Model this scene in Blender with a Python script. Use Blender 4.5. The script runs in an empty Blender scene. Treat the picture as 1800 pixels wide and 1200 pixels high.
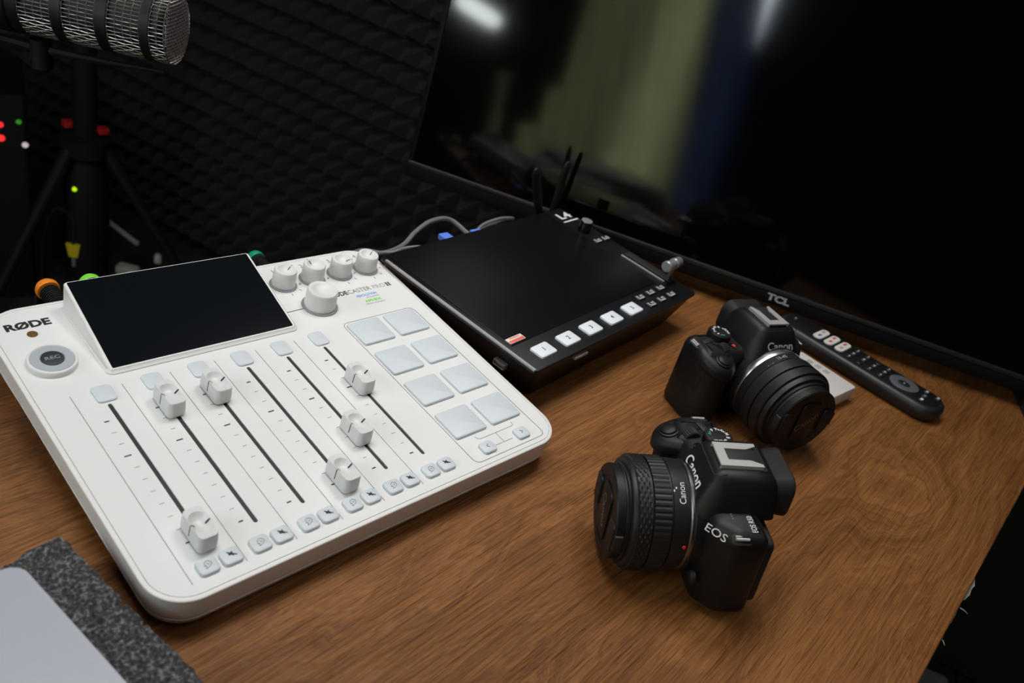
import bpy, bmesh, math, random
from mathutils import Vector, Matrix, noise
random.seed(7)
C = bpy.context.scene
COL = C.collection
PI = math.pi
R = math.radians

# ------------------------------------------------------------------ camera, world, lights, exposure
EYE = Vector((-0.15644, -0.40617, 0.38912))
RIGHT = Vector((0.693974, -0.679046, 0.239366))
DOWN = Vector((-0.220129, -0.516639, -0.827422))
FWD = Vector((0.685523, 0.521518, -0.508012))
cam_d = bpy.data.cameras.new('camera')
cam = bpy.data.objects.new('camera', cam_d)
COL.objects.link(cam)
m = Matrix.Identity(4)
for i in range(3):
    m[i][0] = RIGHT[i]; m[i][1] = -DOWN[i]; m[i][2] = -FWD[i]; m[i][3] = EYE[i]
cam.matrix_world = m
cam_d.sensor_width = 36.0
cam_d.lens = 1473.6 / 1800 * 36.0
cam_d.clip_start = 0.02
cam_d.dof.use_dof = True
cam_d.dof.focus_distance = 0.61
cam_d.dof.aperture_fstop = 9.0
C.camera = cam

w = bpy.data.worlds.new('World'); C.world = w; w.use_nodes = True
w.node_tree.nodes['Background'].inputs[0].default_value = (0.9, 0.95, 1.0, 1)
w.node_tree.nodes['Background'].inputs[1].default_value = 0.012

def area(name, loc, target, size, power, color, size_y=None):
    d = bpy.data.lights.new(name, 'AREA')
    d.energy = power; d.color = color; d.size = size
    if size_y:
        d.shape = 'RECTANGLE'; d.size_y = size_y
    o = bpy.data.objects.new(name, d); COL.objects.link(o)
    o.location = loc
    o.rotation_euler = (Vector(target) - Vector(loc)).to_track_quat('-Z', 'Y').to_euler()
    return o
KEY = area('ceiling_lamp_light', (0.06, 0.15, 1.12), (0.16, -0.03, 0.0), 0.44, 5.3, (1.0, 0.985, 0.96))
KEY3 = area('added_right_fill', (0.62, 0.08, 1.15), (0.36, 0.0, 0.0), 0.34, 1.15, (1.0, 0.98, 0.95))  # added fill, no real fitting: brightens the right side of the desk
KEY3.data.spread = R(75)
KEY2 = area('added_front_fill', (0.25, -0.75, 1.30), (0.30, -0.20, 0.0), 0.60, 1.6, (1.0, 0.97, 0.93))  # added fill from the front, lifts the cameras and the wood
FILL = area('window_daylight', (-1.25, 0.25, 0.75), (0.1, -0.05, 0.0), 0.7, 6.6, (0.90, 0.96, 1.0))

C.view_settings.view_transform = 'Standard'
C.view_settings.look = 'None'
C.view_settings.gamma = 1.0
C.view_settings.use_curve_mapping = False
C.view_settings.exposure = 0.0

# ------------------------------------------------------------------ materials
MATS = {}
def mat(name, color, rough=0.5, metal=0.0, bump=0.0, bscale=400.0, var=0.0, spec=0.5, coat=0.0, emit=None, estr=0.0, trans=0.0, sss=0.0):
    if name in MATS: return MATS[name]
    mt = bpy.data.materials.new(name); mt.use_nodes = True
    nt = mt.node_tree; b = nt.nodes['Principled BSDF']
    b.inputs['Base Color'].default_value = (*color, 1)
    b.inputs['Roughness'].default_value = rough
    b.inputs['Metallic'].default_value = metal
    b.inputs['Specular IOR Level'].default_value = spec
    b.inputs['Coat Weight'].default_value = coat
    if trans: b.inputs['Transmission Weight'].default_value = trans
    if sss:
        b.inputs['Subsurface Weight'].default_value = sss
        b.inputs['Subsurface Radius'].default_value = (0.004, 0.004, 0.005)
        b.inputs['Subsurface Scale'].default_value = 0.5
    if emit:
        b.inputs['Emission Color'].default_value = (*emit, 1)
        b.inputs['Emission Strength'].default_value = estr
    tc = nt.nodes.new('ShaderNodeTexCoord')
    nz = nt.nodes.new('ShaderNodeTexNoise')
    nz.inputs['Scale'].default_value = bscale; nz.inputs['Detail'].default_value = 3
    nt.links.new(tc.outputs['Object'], nz.inputs['Vector'])
    if bump:
        bp = nt.nodes.new('ShaderNodeBump')
        bp.inputs['Strength'].default_value = bump; bp.inputs['Distance'].default_value = 0.0004
        nt.links.new(nz.outputs['Fac'], bp.inputs['Height'])
        nt.links.new(bp.outputs['Normal'], b.inputs['Normal'])
    v = max(var, 0.03)
    mp = nt.nodes.new('ShaderNodeMapRange')
    mp.inputs['To Min'].default_value = 1 - v; mp.inputs['To Max'].default_value = 1 + v
    hs = nt.nodes.new('ShaderNodeHueSaturation')
    hs.inputs['Color'].default_value = (*color, 1)
    nt.links.new(nz.outputs['Fac'], mp.inputs['Value'])
    nt.links.new(mp.outputs['Result'], hs.inputs['Value'])
    nt.links.new(hs.outputs['Color'], b.inputs['Base Color'])
    MATS[name] = mt
    return mt

WHITE = mat('white_plastic', (0.80, 0.79, 0.775), 0.42, bump=0.05, bscale=1800)
WHITE_PANEL = mat('white_faceplate', (0.80, 0.805, 0.80), 0.40, bump=0.04, bscale=1500)
KNOBW = mat('knob_white', (0.74, 0.74, 0.73), 0.45)
CAPW = mat('fader_white', (0.72, 0.72, 0.72), 0.33)
RUBBERW = mat('silicone_pad', (0.64, 0.69, 0.73), 0.45, sss=0.15)
GREYW = mat('grey_ring', (0.28, 0.295, 0.31), 0.5)
INK = mat('black_ink', (0.012, 0.012, 0.014), 0.5)
INKG = mat('grey_ink', (0.16, 0.16, 0.17), 0.5)
SLOTM = mat('slot_black', (0.018, 0.018, 0.020), 0.55, bump=0.2, bscale=900)
BRASS = mat('brass_badge', (0.45, 0.30, 0.10), 0.3, 0.8, var=0.2)
BLUEI = mat('blue_ink', (0.08, 0.36, 0.75), 0.5)
GREENI = mat('green_ink', (0.22, 0.72, 0.10), 0.5)
SCREEN = mat('screen_glass', (0.005, 0.0065, 0.0085), 0.10, spec=0.32)
BLACK = mat('black_plastic', (0.0065, 0.0065, 0.0070), 0.47, bump=0.15, bscale=1600, spec=0.33)
BLACKM = mat('black_matte', (0.008, 0.008, 0.0085), 0.6, bump=0.15, bscale=1200)
BLACKR = mat('black_rubber', (0.0070, 0.0070, 0.0072), 0.62, bump=0.5, bscale=1500, spec=0.35)
BLACKG = mat('black_gloss', (0.006, 0.006, 0.007), 0.15)
LENSB = mat('lens_black', (0.012, 0.012, 0.012), 0.45, bump=0.1, bscale=1500, spec=0.4)
SILVER = mat('silver_metal', (0.62, 0.61, 0.60), 0.36, 0.75)
STEEL = mat('dark_steel', (0.30, 0.30, 0.31), 0.32, 1.0)
SHOE = mat('shoe_metal', (0.52, 0.51, 0.50), 0.42, 0.45)
PRINT = mat('white_print', (0.75, 0.75, 0.75), 0.5)
PRINTG = mat('grey_print', (0.35, 0.36, 0.38), 0.5)
CAPINK = mat('cap_print', (0.13, 0.10, 0.085), 0.5)
MOUNTM = mat('mount_metal', (0.66, 0.65, 0.64), 0.28, 1.0)
REDP = mat('red_paint', (0.75, 0.03, 0.03), 0.4)
GREENP = mat('green_paint', (0.03, 0.35, 0.20), 0.4)
ALU = mat('laptop_aluminium', (0.62, 0.64, 0.72), 0.42, 0.35)
LAPEDGE = mat('laptop_edge', (0.05, 0.05, 0.065), 0.4)
BTNMILK = mat('milky_button', (0.78, 0.82, 0.88), 0.4)  # plain white button plastic, without any glow
STICKW = mat('sticker_white', (0.8, 0.66, 0.64), 0.5)
STICKR = mat('sticker_red', (0.80, 0.16, 0.11), 0.5)
STRIP = mat('trim_strip', (0.36, 0.36, 0.37), 0.45, 0.1)
SWSCREEN = mat('switcher_glass', (0.0045, 0.0050, 0.0060), 0.30, spec=0.22)
BEZD = mat('bezel_shaded', (0.0035, 0.0035, 0.0037), 0.6, bump=0.1, bscale=900, spec=0.15)  # bezel black deepened, shade of the lower lip put into the colour
L4BODY = mat('switcher_body', (0.007, 0.007, 0.0075), 0.5, bump=0.1, bscale=1500)
L4TOP = mat('switcher_top', (0.006, 0.0065, 0.0075), 0.38, spec=0.35)
TVSCR = mat('tv_screen', (0.0012, 0.0012, 0.0012), 0.075, spec=0.45)
TVBEZ = mat('tv_bezel', (0.012, 0.012, 0.0125), 0.45, bump=0.1, bscale=900)
LEGEND = mat('grey_legend', (0.42, 0.43, 0.47), 0.5)
ORANGE = mat('orange_ring', (0.85, 0.24, 0.015), 0.45)
LIME = mat('lime_ring', (0.20, 0.75, 0.06), 0.45)
TEAL = mat('teal_ring', (0.0, 0.26, 0.15), 0.45)
CABLEG = mat('grey_cable', (0.16, 0.155, 0.16), 0.5)
BLUEC = mat('blue_connector', (0.12, 0.26, 0.85), 0.45)
WIRE = mat('grille_wire', (0.46, 0.43, 0.42), 0.36, 0.9)
YELLOW = mat('yellow_tag', (0.62, 0.50, 0.01), 0.5)
CARTON = mat('white_carton', (0.72, 0.70, 0.67), 0.5)
BOXGREY = mat('box_print', (0.42, 0.43, 0.44), 0.5)
REMB = mat('remote_black', (0.014, 0.015, 0.016), 0.42)
NAVR = mat('nav_ring', (0.10, 0.11, 0.125), 0.45)
FOAMM = mat('acoustic_foam', (0.033, 0.033, 0.033), 0.95, bump=0.4, bscale=300, var=0.25, spec=0.1)
STANDB = mat('stand_black', (0.006, 0.006, 0.0065), 0.7, spec=0.25)
REDK = mat('red_trim', (0.45, 0.012, 0.015), 0.45)
FLOORM = mat('floor_tile', (0.026, 0.024, 0.026), 0.8, bump=0.3, bscale=60, var=0.3)
GROUT = mat('floor_joint', (0.008, 0.008, 0.008), 0.9)
WALLD = mat('dark_wall', (0.012, 0.012, 0.012), 0.9, bump=0.1, bscale=40)
CEILM = mat('dark_ceiling', (0.03, 0.03, 0.03), 0.9)
BLUEW = mat('blue_panel', (0.03, 0.06, 0.16), 0.7)
CORE = mat('board_core', (0.30, 0.30, 0.27), 0.9, bump=0.6, bscale=400, var=0.5)
EDGEB = mat('edge_band', (0.02, 0.015, 0.014), 0.6, var=0.3)
def glow(name, col, s): return mat(name, (0.02, 0.02, 0.02), 0.5, emit=col, estr=s)
LEDR = glow('red_led', (1.0, 0.03, 0.03), 1.1)
LEDG = glow('green_led', (0.10, 0.9, 0.05), 0.25)
LEDY = glow('lime_led', (0.55, 0.95, 0.0), 1.0)
LEDW = glow('white_led', (1.0, 0.8, 0.95), 0.55)
TUBE = glow('lamp_tube', (0.90, 1.0, 0.97), 24.0)

def N(nt, t, **kw):
    n = nt.nodes.new(t)
    for k, v in kw.items(): setattr(n, k, v)
    return n
def math_node(nt, op, a, b=None, c=None):
    n = N(nt, 'ShaderNodeMath', operation=op)
    for i, x in enumerate((a, b, c)):
        if x is None: continue
        if isinstance(x, (int, float)): n.inputs[i].default_value = x
        else: nt.links.new(x, n.inputs[i])
    return n.outputs[0]

def wood_material():
    mt = bpy.data.materials.new('wood_veneer'); mt.use_nodes = True
    nt = mt.node_tree; b = nt.nodes['Principled BSDF']; L = nt.links.new
    tc = N(nt, 'ShaderNodeTexCoord')
    sx = N(nt, 'ShaderNodeSeparateXYZ'); L(tc.outputs['Object'], sx.inputs[0])
    X, Y = sx.outputs[0], sx.outputs[1]
    def noise_tex(scale_xyz, scale, detail=4, rough=0.55):
        mp = N(nt, 'ShaderNodeMapping'); mp.inputs['Scale'].default_value = scale_xyz
        L(tc.outputs['Object'], mp.inputs[0])
        n = N(nt, 'ShaderNodeTexNoise'); n.inputs['Scale'].default_value = scale
        n.inputs['Detail'].default_value = detail; n.inputs['Roughness'].default_value = rough
        L(mp.outputs[0], n.inputs['Vector'])
        return n.outputs['Fac']
    def hump(x0, y0, wx, wy, amp):
        dx = math_node(nt, 'DIVIDE', math_node(nt, 'SUBTRACT', X, x0), wx)
        dy = math_node(nt, 'DIVIDE', math_node(nt, 'SUBTRACT', Y, y0), wy)
        r2 = math_node(nt, 'ADD', math_node(nt, 'MULTIPLY', dx, dx), math_node(nt, 'MULTIPLY', dy, dy))
        e = math_node(nt, 'POWER', 2.718, math_node(nt, 'MULTIPLY', r2, -1.0))
        return math_node(nt, 'MULTIPLY', e, amp)
    warp = noise_tex((1.2, 3.5, 1), 3.0, 3)
    warp2 = noise_tex((6, 22, 1), 3.0, 3)
    v = math_node(nt, 'MULTIPLY', Y, 42.0)
    v = math_node(nt, 'ADD', v, math_node(nt, 'MULTIPLY', warp, 5.5))
    v = math_node(nt, 'ADD', v, math_node(nt, 'MULTIPLY', warp2, 0.9))
    for h in ((0.505, -0.375, 0.085, 0.045, 3.4), (0.70, -0.30, 0.06, 0.035, 1.8), (-0.03, 0.02, 0.05, 0.028, 1.6), (0.62, 0.02, 0.11, 0.04, -1.2)):
        v = math_node(nt, 'ADD', v, hump(*h))
    n1 = N(nt, 'ShaderNodeTexNoise', noise_dimensions='1D'); n1.inputs['Scale'].default_value = 1.0
    n1.inputs['Detail'].default_value = 5; n1.inputs['Roughness'].default_value = 0.65
    L(v, n1.inputs['W'])
    n2 = N(nt, 'ShaderNodeTexNoise', noise_dimensions='1D'); n2.inputs['Scale'].default_value = 7.0
    n2.inputs['Detail'].default_value = 2
    L(v, n2.inputs['W'])
    pores = noise_tex((4, 140, 1), 4.0, 3, 0.65)
    fine = noise_tex((14, 90, 1), 9.0, 2, 0.6)
    big = noise_tex((2.0, 3.0, 1), 2.2, 2)
    f = math_node(nt, 'MULTIPLY', n1.outputs['Fac'], 0.42)
    f = math_node(nt, 'ADD', f, math_node(nt, 'MULTIPLY', n2.outputs['Fac'], 0.22))
    f = math_node(nt, 'ADD', f, math_node(nt, 'MULTIPLY_ADD', pores, 0.46, -0.06))
    dash = noise_tex((5, 280, 1), 4.0, 2, 0.5)
    mr = N(nt, 'ShaderNodeMapRange'); mr.interpolation_type = 'SMOOTHSTEP'
    mr.inputs['From Min'].default_value = 0.58; mr.inputs['From Max'].default_value = 0.70
    L(dash, mr.inputs['Value']); dash = mr.outputs[0]
    f = math_node(nt, 'SUBTRACT', f, math_node(nt, 'MULTIPLY', dash, 0.085))
    f = math_node(nt, 'ADD', f, math_node(nt, 'MULTIPLY', big, 0.30))
    cr = N(nt, 'ShaderNodeValToRGB'); L(f, cr.inputs[0])
    e = cr.color_ramp.elements
    e[0].position = 0.40; e[0].color = (0.075, 0.0245, 0.0060, 1)
    e[1].position = 0.86; e[1].color = (0.37, 0.158, 0.045, 1)
    x = cr.color_ramp.elements.new(0.62); x.color = (0.21, 0.078, 0.0185, 1)
    L(cr.outputs[0], b.inputs['Base Color'])
    b.inputs['Roughness'].default_value = 0.52
    b.inputs['Specular IOR Level'].default_value = 0.35
    hgt = math_node(nt, 'SUBTRACT', math_node(nt, 'ADD', math_node(nt, 'ADD', math_node(nt, 'MULTIPLY', pores, 1.2), math_node(nt, 'MULTIPLY', fine, 0.4)), math_node(nt, 'MULTIPLY', n2.outputs['Fac'], 0.6)), math_node(nt, 'MULTIPLY', dash, 0.35))
    bp = N(nt, 'ShaderNodeBump'); bp.inputs['Strength'].default_value = 0.7; bp.inputs['Distance'].default_value = 0.0014
    L(hgt, bp.inputs['Height']); L(bp.outputs[0], b.inputs['Normal'])
    return mt
WOOD = wood_material()

def foam_block_material():
    mt = bpy.data.materials.new('grey_packing_foam'); mt.use_nodes = True
    nt = mt.node_tree; b = nt.nodes['Principled BSDF']; L = nt.links.new
    tc = N(nt, 'ShaderNodeTexCoord')
    n = N(nt, 'ShaderNodeTexNoise'); n.inputs['Scale'].default_value = 640; n.inputs['Detail'].default_value = 4
    n.inputs['Roughness'].default_value = 0.7
    vz = N(nt, 'ShaderNodeTexVoronoi'); vz.inputs['Scale'].default_value = 420
    L(tc.outputs['Object'], n.inputs['Vector']); L(tc.outputs['Object'], vz.inputs['Vector'])
    f = math_node(nt, 'ADD', math_node(nt, 'MULTIPLY', n.outputs['Fac'], 0.8), math_node(nt, 'MULTIPLY', vz.outputs['Distance'], 0.35))
    cr = N(nt, 'ShaderNodeValToRGB'); L(f, cr.inputs[0])
    e = cr.color_ramp.elements
    e[0].position = 0.42; e[0].color = (0.018, 0.018, 0.020, 1)
    e[1].position = 0.78; e[1].color = (0.30, 0.30, 0.315, 1)
    x = cr.color_ramp.elements.new(0.60); x.color = (0.060, 0.060, 0.064, 1)
    L(cr.outputs[0], b.inputs['Base Color'])
    b.inputs['Roughness'].default_value = 0.7
    bp = N(nt, 'ShaderNodeBump'); bp.inputs['Strength'].default_value = 0.9; bp.inputs['Distance'].default_value = 0.002
    L(f, bp.inputs['Height']); L(bp.outputs[0], b.inputs['Normal'])
    return mt
FOAMBLOCK = foam_block_material()

def curtain_material(name, col, tcol):
    mt = bpy.data.materials.new(name); mt.use_nodes = True
    nt = mt.node_tree; L = nt.links.new
    out = nt.nodes['Material Output']; nt.nodes.remove(nt.nodes['Principled BSDF'])
    d = N(nt, 'ShaderNodeBsdfDiffuse'); t = N(nt, 'ShaderNodeBsdfTranslucent'); a = N(nt, 'ShaderNodeMixShader')
    tc = N(nt, 'ShaderNodeTexCoord'); nz = N(nt, 'ShaderNodeTexNoise'); nz.inputs['Scale'].default_value = 90
    L(tc.outputs['Object'], nz.inputs['Vector'])
    mp = N(nt, 'ShaderNodeMapRange'); mp.inputs['To Min'].default_value = 0.85; mp.inputs['To Max'].default_value = 1.15
    L(nz.outputs['Fac'], mp.inputs['Value'])
    hs = N(nt, 'ShaderNodeHueSaturation'); hs.inputs['Color'].default_value = (*tcol, 1); L(mp.outputs[0], hs.inputs['Value'])
    d.inputs['Color'].default_value = (*col, 1); L(hs.outputs[0], t.inputs['Color'])
    a.inputs[0].default_value = 0.6
    L(d.outputs[0], a.inputs[1]); L(t.outputs[0], a.inputs[2]); L(a.outputs[0], out.inputs[0])
    return mt

# ------------------------------------------------------------------ object helpers
def obj(name, bm, m, parent=None, loc=None, rot=None, smooth=True, ang=35):
    me = bpy.data.meshes.new(name)
    bmesh.ops.recalc_face_normals(bm, faces=bm.faces)
    bm.to_mesh(me); bm.free()
    me.materials.append(m)
    if smooth:
        me.polygons.foreach_set('use_smooth', [True] * len(me.polygons))
        me.set_sharp_from_angle(angle=R(ang))
    o = bpy.data.objects.new(name, me); COL.objects.link(o)
    if parent: o.parent = parent
    if loc is not None: o.location = loc
    if rot is not None: o.rotation_euler = rot
    return o
def tag(o, label=None, cat=None, group=None, kind=None):
    if label: o['label'] = label
    if cat: o['category'] = cat
    if group: o['group'] = group
    if kind: o['kind'] = kind
    return o
def thing(name, label, cat, loc=(0, 0, 0), rot=(0, 0, 0), group=None):
    o = bpy.data.objects.new(name, None); COL.objects.link(o)
    o.empty_display_size = 0.02
    o.location = loc; o.rotation_euler = rot
    return tag(o, label, cat, group)
def copy_tree(o, parent=None):
    c = o.copy(); COL.objects.link(c)
    if parent: c.parent = parent
    for ch in list(o.children): copy_tree(ch, c)
    return c
def BM(): return bmesh.new()

def rr(w, h, r, n=5, cx=0, cy=0):
    r = max(min(r, w / 2 - 1e-6, h / 2 - 1e-6), 1e-5)
    pts = []
    for qx, qy, a0 in ((1, 1, 0), (-1, 1, 90), (-1, -1, 180), (1, -1, 270)):
        for k in range(n + 1):
            a = R(a0 + 90 * k / n)
            pts.append((cx + qx * (w / 2 - r) + r * math.cos(a), cy + qy * (h / 2 - r) + r * math.sin(a)))
    return pts
def loft(bm, rings, cap0=True, cap1=True, M=None, close=True):
    vs = []
    for ring in rings:
        vs.append([bm.verts.new((M @ Vector(p)) if M else p) for p in ring])
    n = len(vs[0])
    for a, b in zip(vs[:-1], vs[1:]):
        for i in range(n if close else n - 1):
            j = (i + 1) % n
            try: bm.faces.new((a[i], a[j], b[j], b[i]))
            except ValueError: pass
    if cap0: bm.faces.new(list(reversed(vs[0])))
    if cap1: bm.faces.new(vs[-1])
    return bm
def rrl(bm, w, h, r, prof, n=5, cx=0, cy=0, M=None):
    """rounded-rectangle loft: prof = [(inset, z)...] bottom to top"""
    rings = []
    for ins, z in prof:
        rings.append([(x, y, z) for x, y in rr(w - 2 * ins, h - 2 * ins, max(r - ins, 0.0003), n, cx, cy)])
    return loft(bm, rings, M=M)
def slab(w, h, r, z0, z1, bev=0.0005, n=5, cx=0, cy=0, bm=None, M=None):
    bm = bm or BM()
    return rrl(bm, w, h, r, [(bev, z0), (0, z0 + bev), (0, z1 - bev), (bev * 0.3, z1 - bev * 0.3), (bev, z1)], n, cx, cy, M)
def lathe(prof, n=32, bm=None, M=None, mod=None, cap0=True, cap1=True):
    """prof = [(r, z)]; mod(i, k) -> radius factor"""
    bm = bm or BM()
    rings = []
    for k, (r, z) in enumerate(prof):
        rings.append([(r * (mod(i, k) if mod else 1) * math.cos(2 * PI * i / n), r * (mod(i, k) if mod else 1) * math.sin(2 * PI * i / n), z) for i in range(n)])
    return loft(bm, rings, cap0, cap1, M)
def tube(pts, r, n=8, bm=None, caps=True):
    bm = bm or BM()
    pts = [Vector(p) for p in pts]
    rings = []
    up = Vector((0, 0, 1))
    prev = None
    for i, p in enumerate(pts):
        d = (pts[min(i + 1, len(pts) - 1)] - pts[max(i - 1, 0)]).normalized()
        if prev is None:
            a = d.cross(up)
            if a.length < 1e-3: a = d.cross(Vector((1, 0, 0)))
        else:
            a = prev - d * prev.dot(d)
        a.normalize(); prev = a; b = d.cross(a)
        rad = r[i] if isinstance(r, (list, tuple)) else r
        rings.append([p + (a * math.cos(2 * PI * k / n) + b * math.sin(2 * PI * k / n)) * rad for k in range(n)])
    return loft(bm, rings, caps, caps)
def spline(pts, n=8):
    pts = [Vector(p) for p in pts]; out = []
    P = [pts[0] * 2 - pts[1]] + pts + [pts[-1] * 2 - pts[-2]]
    for i in range(1, len(P) - 2):
        for k in range(n):
            t = k / n; a, b, c, d = P[i - 1], P[i], P[i + 1], P[i + 2]
            out.append(0.5 * ((2 * b) + (c - a) * t + (2 * a - 5 * b + 4 * c - d) * t * t + (3 * b - a - 3 * c + d) * t ** 3))
    out.append(pts[-1]); return out
def box(x0, x1, y0, y1, z0, z1, bm=None, bev=0.0, M=None):
    return slab(x1 - x0, y1 - y0, max(bev, 0.00002), z0, z1, max(bev, 0.00001), 1 if bev < 0.0005 else 3, (x0 + x1) / 2, (y0 + y1) / 2, bm, M)
def quad(bm, pts, th=0.0001):
    """thin extruded polygon in local z"""
    loft(bm, [[(x, y, z) for x, y, z in pts], [(x, y, z + th) for x, y, z in pts]])
def line2(bm, a, b, wd, z, th=0.00012):
    a = Vector(a); b = Vector(b); d = (b - a).normalized(); nrm = Vector((-d.y, d.x)) * wd / 2
    quad(bm, [(p.x, p.y, z) for p in (a + nrm, a - nrm, b - nrm, b + nrm)], th)
def polyline(bm, pts, wd, z, th=0.00012):
    for a, b in zip(pts[:-1], pts[1:]): line2(bm, a, b, wd, z, th)
def basis(o, x, y):
    x = Vector(x).normalized(); y = Vector(y); z = x.cross(y).normalized(); y = z.cross(x)
    m = Matrix.Identity(4)
    for i in range(3):
        m[i][0] = x[i]; m[i][1] = y[i]; m[i][2] = z[i]; m[i][3] = o[i]
    return m
def text(s, size, M, m, parent, name='lettering', width=None, bold=0.0, align='CENTER', ext=0.00006, sx=1.0, shear=0.0, space=1.0):
    cu = bpy.data.curves.new('t', 'FONT'); cu.body = s; cu.size = size; cu.align_x = align; cu.align_y = 'CENTER'
    cu.extrude = ext; cu.offset = bold; cu.shear = shear; cu.space_character = space; cu.resolution_u = 3
    to = bpy.data.objects.new('t', cu); COL.objects.link(to)
    me = bpy.data.meshes.new_from_object(to.evaluated_get(bpy.context.evaluated_depsgraph_get()))
    bpy.data.objects.remove(to); bpy.data.curves.remove(cu)
    xs = [v.co.x for v in me.vertices]
    f = sx
    if width and xs: f = width / (max(xs) - min(xs))
    for v in me.vertices: v.co.x *= f
    me.name = name
    me.transform(M)
    me.materials.clear(); me.materials.append(m)
    o = bpy.data.objects.new(name, me); COL.objects.link(o); o.parent = parent
    return o
def flat(x, y, z, rot=0): return Matrix.Translation((x, y, z)) @ Matrix.Rotation(rot, 4, 'Z')

# ------------------------------------------------------------------ the room
FLOORZ = -0.74; CEILZ = 1.85
RA = R(15)
E1 = Vector((math.cos(RA), math.sin(RA), 0)); E2 = Vector((-math.sin(RA), math.cos(RA), 0))
ROOM = Matrix.Rotation(RA, 4, 'Z')
def room_box(name, a0, a1, b0, b1, z0, z1, m):
    o = obj(name, box(a0, a1, b0, b1, z0, z1), m, smooth=False)
    o.matrix_world = ROOM
    return tag(o, kind='structure')
WA, WB = 1.22, -1.62
SA, SB = -1.75, 2.45
room_box('wall_back', WA, WA + 0.1, SA - 0.1, SB + 0.1, FLOORZ, CEILZ, WALLD)
room_box('wall_front', WB - 0.1, WB, SA - 0.1, SB + 0.1, FLOORZ, CEILZ, WALLD)
room_box('wall_left', WB, WA, SB, SB + 0.1, FLOORZ, CEILZ, WALLD)
room_box('wall_right', WB, WA, SA - 0.1, SA, FLOORZ, CEILZ, WALLD)
room_box('ceiling', WB - 0.1, WA + 0.1, SA - 0.1, SB + 0.1, CEILZ, CEILZ + 0.1, CEILM)
floor = room_box('floor', WB - 0.1, WA + 0.1, SA - 0.1, SB + 0.1, FLOORZ - 0.1, FLOORZ - 0.006, GROUT)
tile_me = None
ti = 0
for i in range(6):
    for j in range(9):
        a = WB + 0.237 + i * 0.473; b = SA + 0.233 + j * 0.4667
        if tile_me is None:
            t = obj('floor_tile', slab(0.467, 0.461, 0.004, -0.012, 0, 0.0015, 2), FLOORM, floor); tile_me = t.data
        else:
            t = bpy.data.objects.new('floor_tile', tile_me); COL.objects.link(t); t.parent = floor
        t.location = (a, b, FLOORZ + random.uniform(-0.0006, 0.0006))

# acoustic foam panels on wall_back
def foam_panel_bm(n=10, p=0.05, dep=0.050, base=0.010):
    bm = BM(); S = n * p - 0.0016
    off = (n * p - S) / 2
    q = S / n
    # local: x = along wall, y = up, z = out of wall
    g = [[bm.verts.new((off + i * q, off + j * q, base)) for j in range(n + 1)] for i in range(n + 1)]
    for i in range(n):
        for j in range(n):
            jx = random.uniform(-0.0015, 0.0015); jy = random.uniform(-0.0015, 0.0015)
            cx, cy = off + (i + 0.5) * q + jx, off + (j + 0.5) * q + jy
            e = 0.0035
            top = [bm.verts.new((cx + a * e, cy + b * e, base + dep + random.uniform(-0.002, 0.001))) for a, b in ((-1, -1), (1, -1), (1, 1), (-1, 1))]
            c4 = [g[i][j], g[i + 1][j], g[i + 1][j + 1], g[i][j + 1]]
            for k in range(4):
                bm.faces.new((c4[k], c4[(k + 1) % 4], top[(k + 1) % 4], top[k]))
            bm.faces.new(top)
    b0 = [bm.verts.new((x, y, 0)) for x, y in ((off, off), (off + S, off), (off + S, off + S), (off, off + S))]
    edge = [g[i][0] for i in range(n + 1)] + [g[n][j] for j in range(1, n + 1)] + [g[i][n] for i in range(n - 1, -1, -1)] + [g[0][j] for j in range(n - 1, 0, -1)]
    for k in range(4):
        seg = edge[k * n:(k + 1) * n + 1] if k < 3 else edge[3 * n:] + [edge[0]]
        bm.faces.new([b0[k], b0[(k + 1) % 4]] + list(reversed(seg)))
    bm.faces.new(list(reversed(b0)))
    return bm
FP0 = None
for i in range(3, 8):
    for j in range(4):
        if FP0 is None:
            fp = obj('acoustic_foam_panel', foam_panel_bm(), FOAMM, smooth=False); FP0 = fp
        else:
            fp = FP0.copy(); COL.objects.link(fp)
        tag(fp, 'black pyramid acoustic foam tile covering the dark wall behind the desk', 'foam panel', 'acoustic foam tiles on the back wall')
        b = -1.6 + i * 0.5
        # local x -> -E2 (rightwards when facing the wall), y -> up, z -> -E1
        o = E1 * (WA - 0.001) + E2 * (b + 0.5) + Vector((0, 0, FLOORZ + 0.02 + j * 0.5))
        fp.matrix_world = basis(o, -E2, Vector((0, 0, 1)))

# curtains, blue panel and window on the wall behind the photographer (seen only in the television's reflection)
CUR_TOP = 1.25
def curtain(name, t0, t1, label, m, amp=0.020, folds=6, off=0.07):
    bm = BM(); nx = folds * 8; nz = 14
    rows = []
    for k in range(nz + 1):
        z = FLOORZ + 0.015 + (CUR_TOP - FLOORZ - 0.015) * k / nz
        row = []
        for i in range(nx + 1):
            u = i / nx
            d = amp * math.sin(u * folds * 2 * PI + 0.3 * math.sin(k)) * (1.0 - 0.25 * k / nz)
            p = E1 * (WB + off + d) + E2 * (t0 + (t1 - t0) * u + 0.16 * (z - 0.17))
            row.append(bm.verts.new((p.x, p.y, z)))
        rows.append(row)
    for a, b in zip(rows[:-1], rows[1:]):
        for i in range(nx): bm.faces.new((a[i], a[i + 1], b[i + 1], b[i]))
    o = obj(name, bm, m)
    o.modifiers.new('thickness', 'SOLIDIFY').thickness = 0.0015
    return tag(o, label, 'curtain')
CURT_D = curtain_material('beige_curtain', (0.55, 0.53, 0.40), (0.50, 0.52, 0.40))
CURT_B = curtain_material('blue_curtain', (0.08, 0.11, 0.20), (0.18, 0.23, 0.34))
curtain('curtain', -0.325, 0.130, 'dim beige curtain mirrored in the television beside the lamp silhouette', CURT_D, folds=7)
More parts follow.
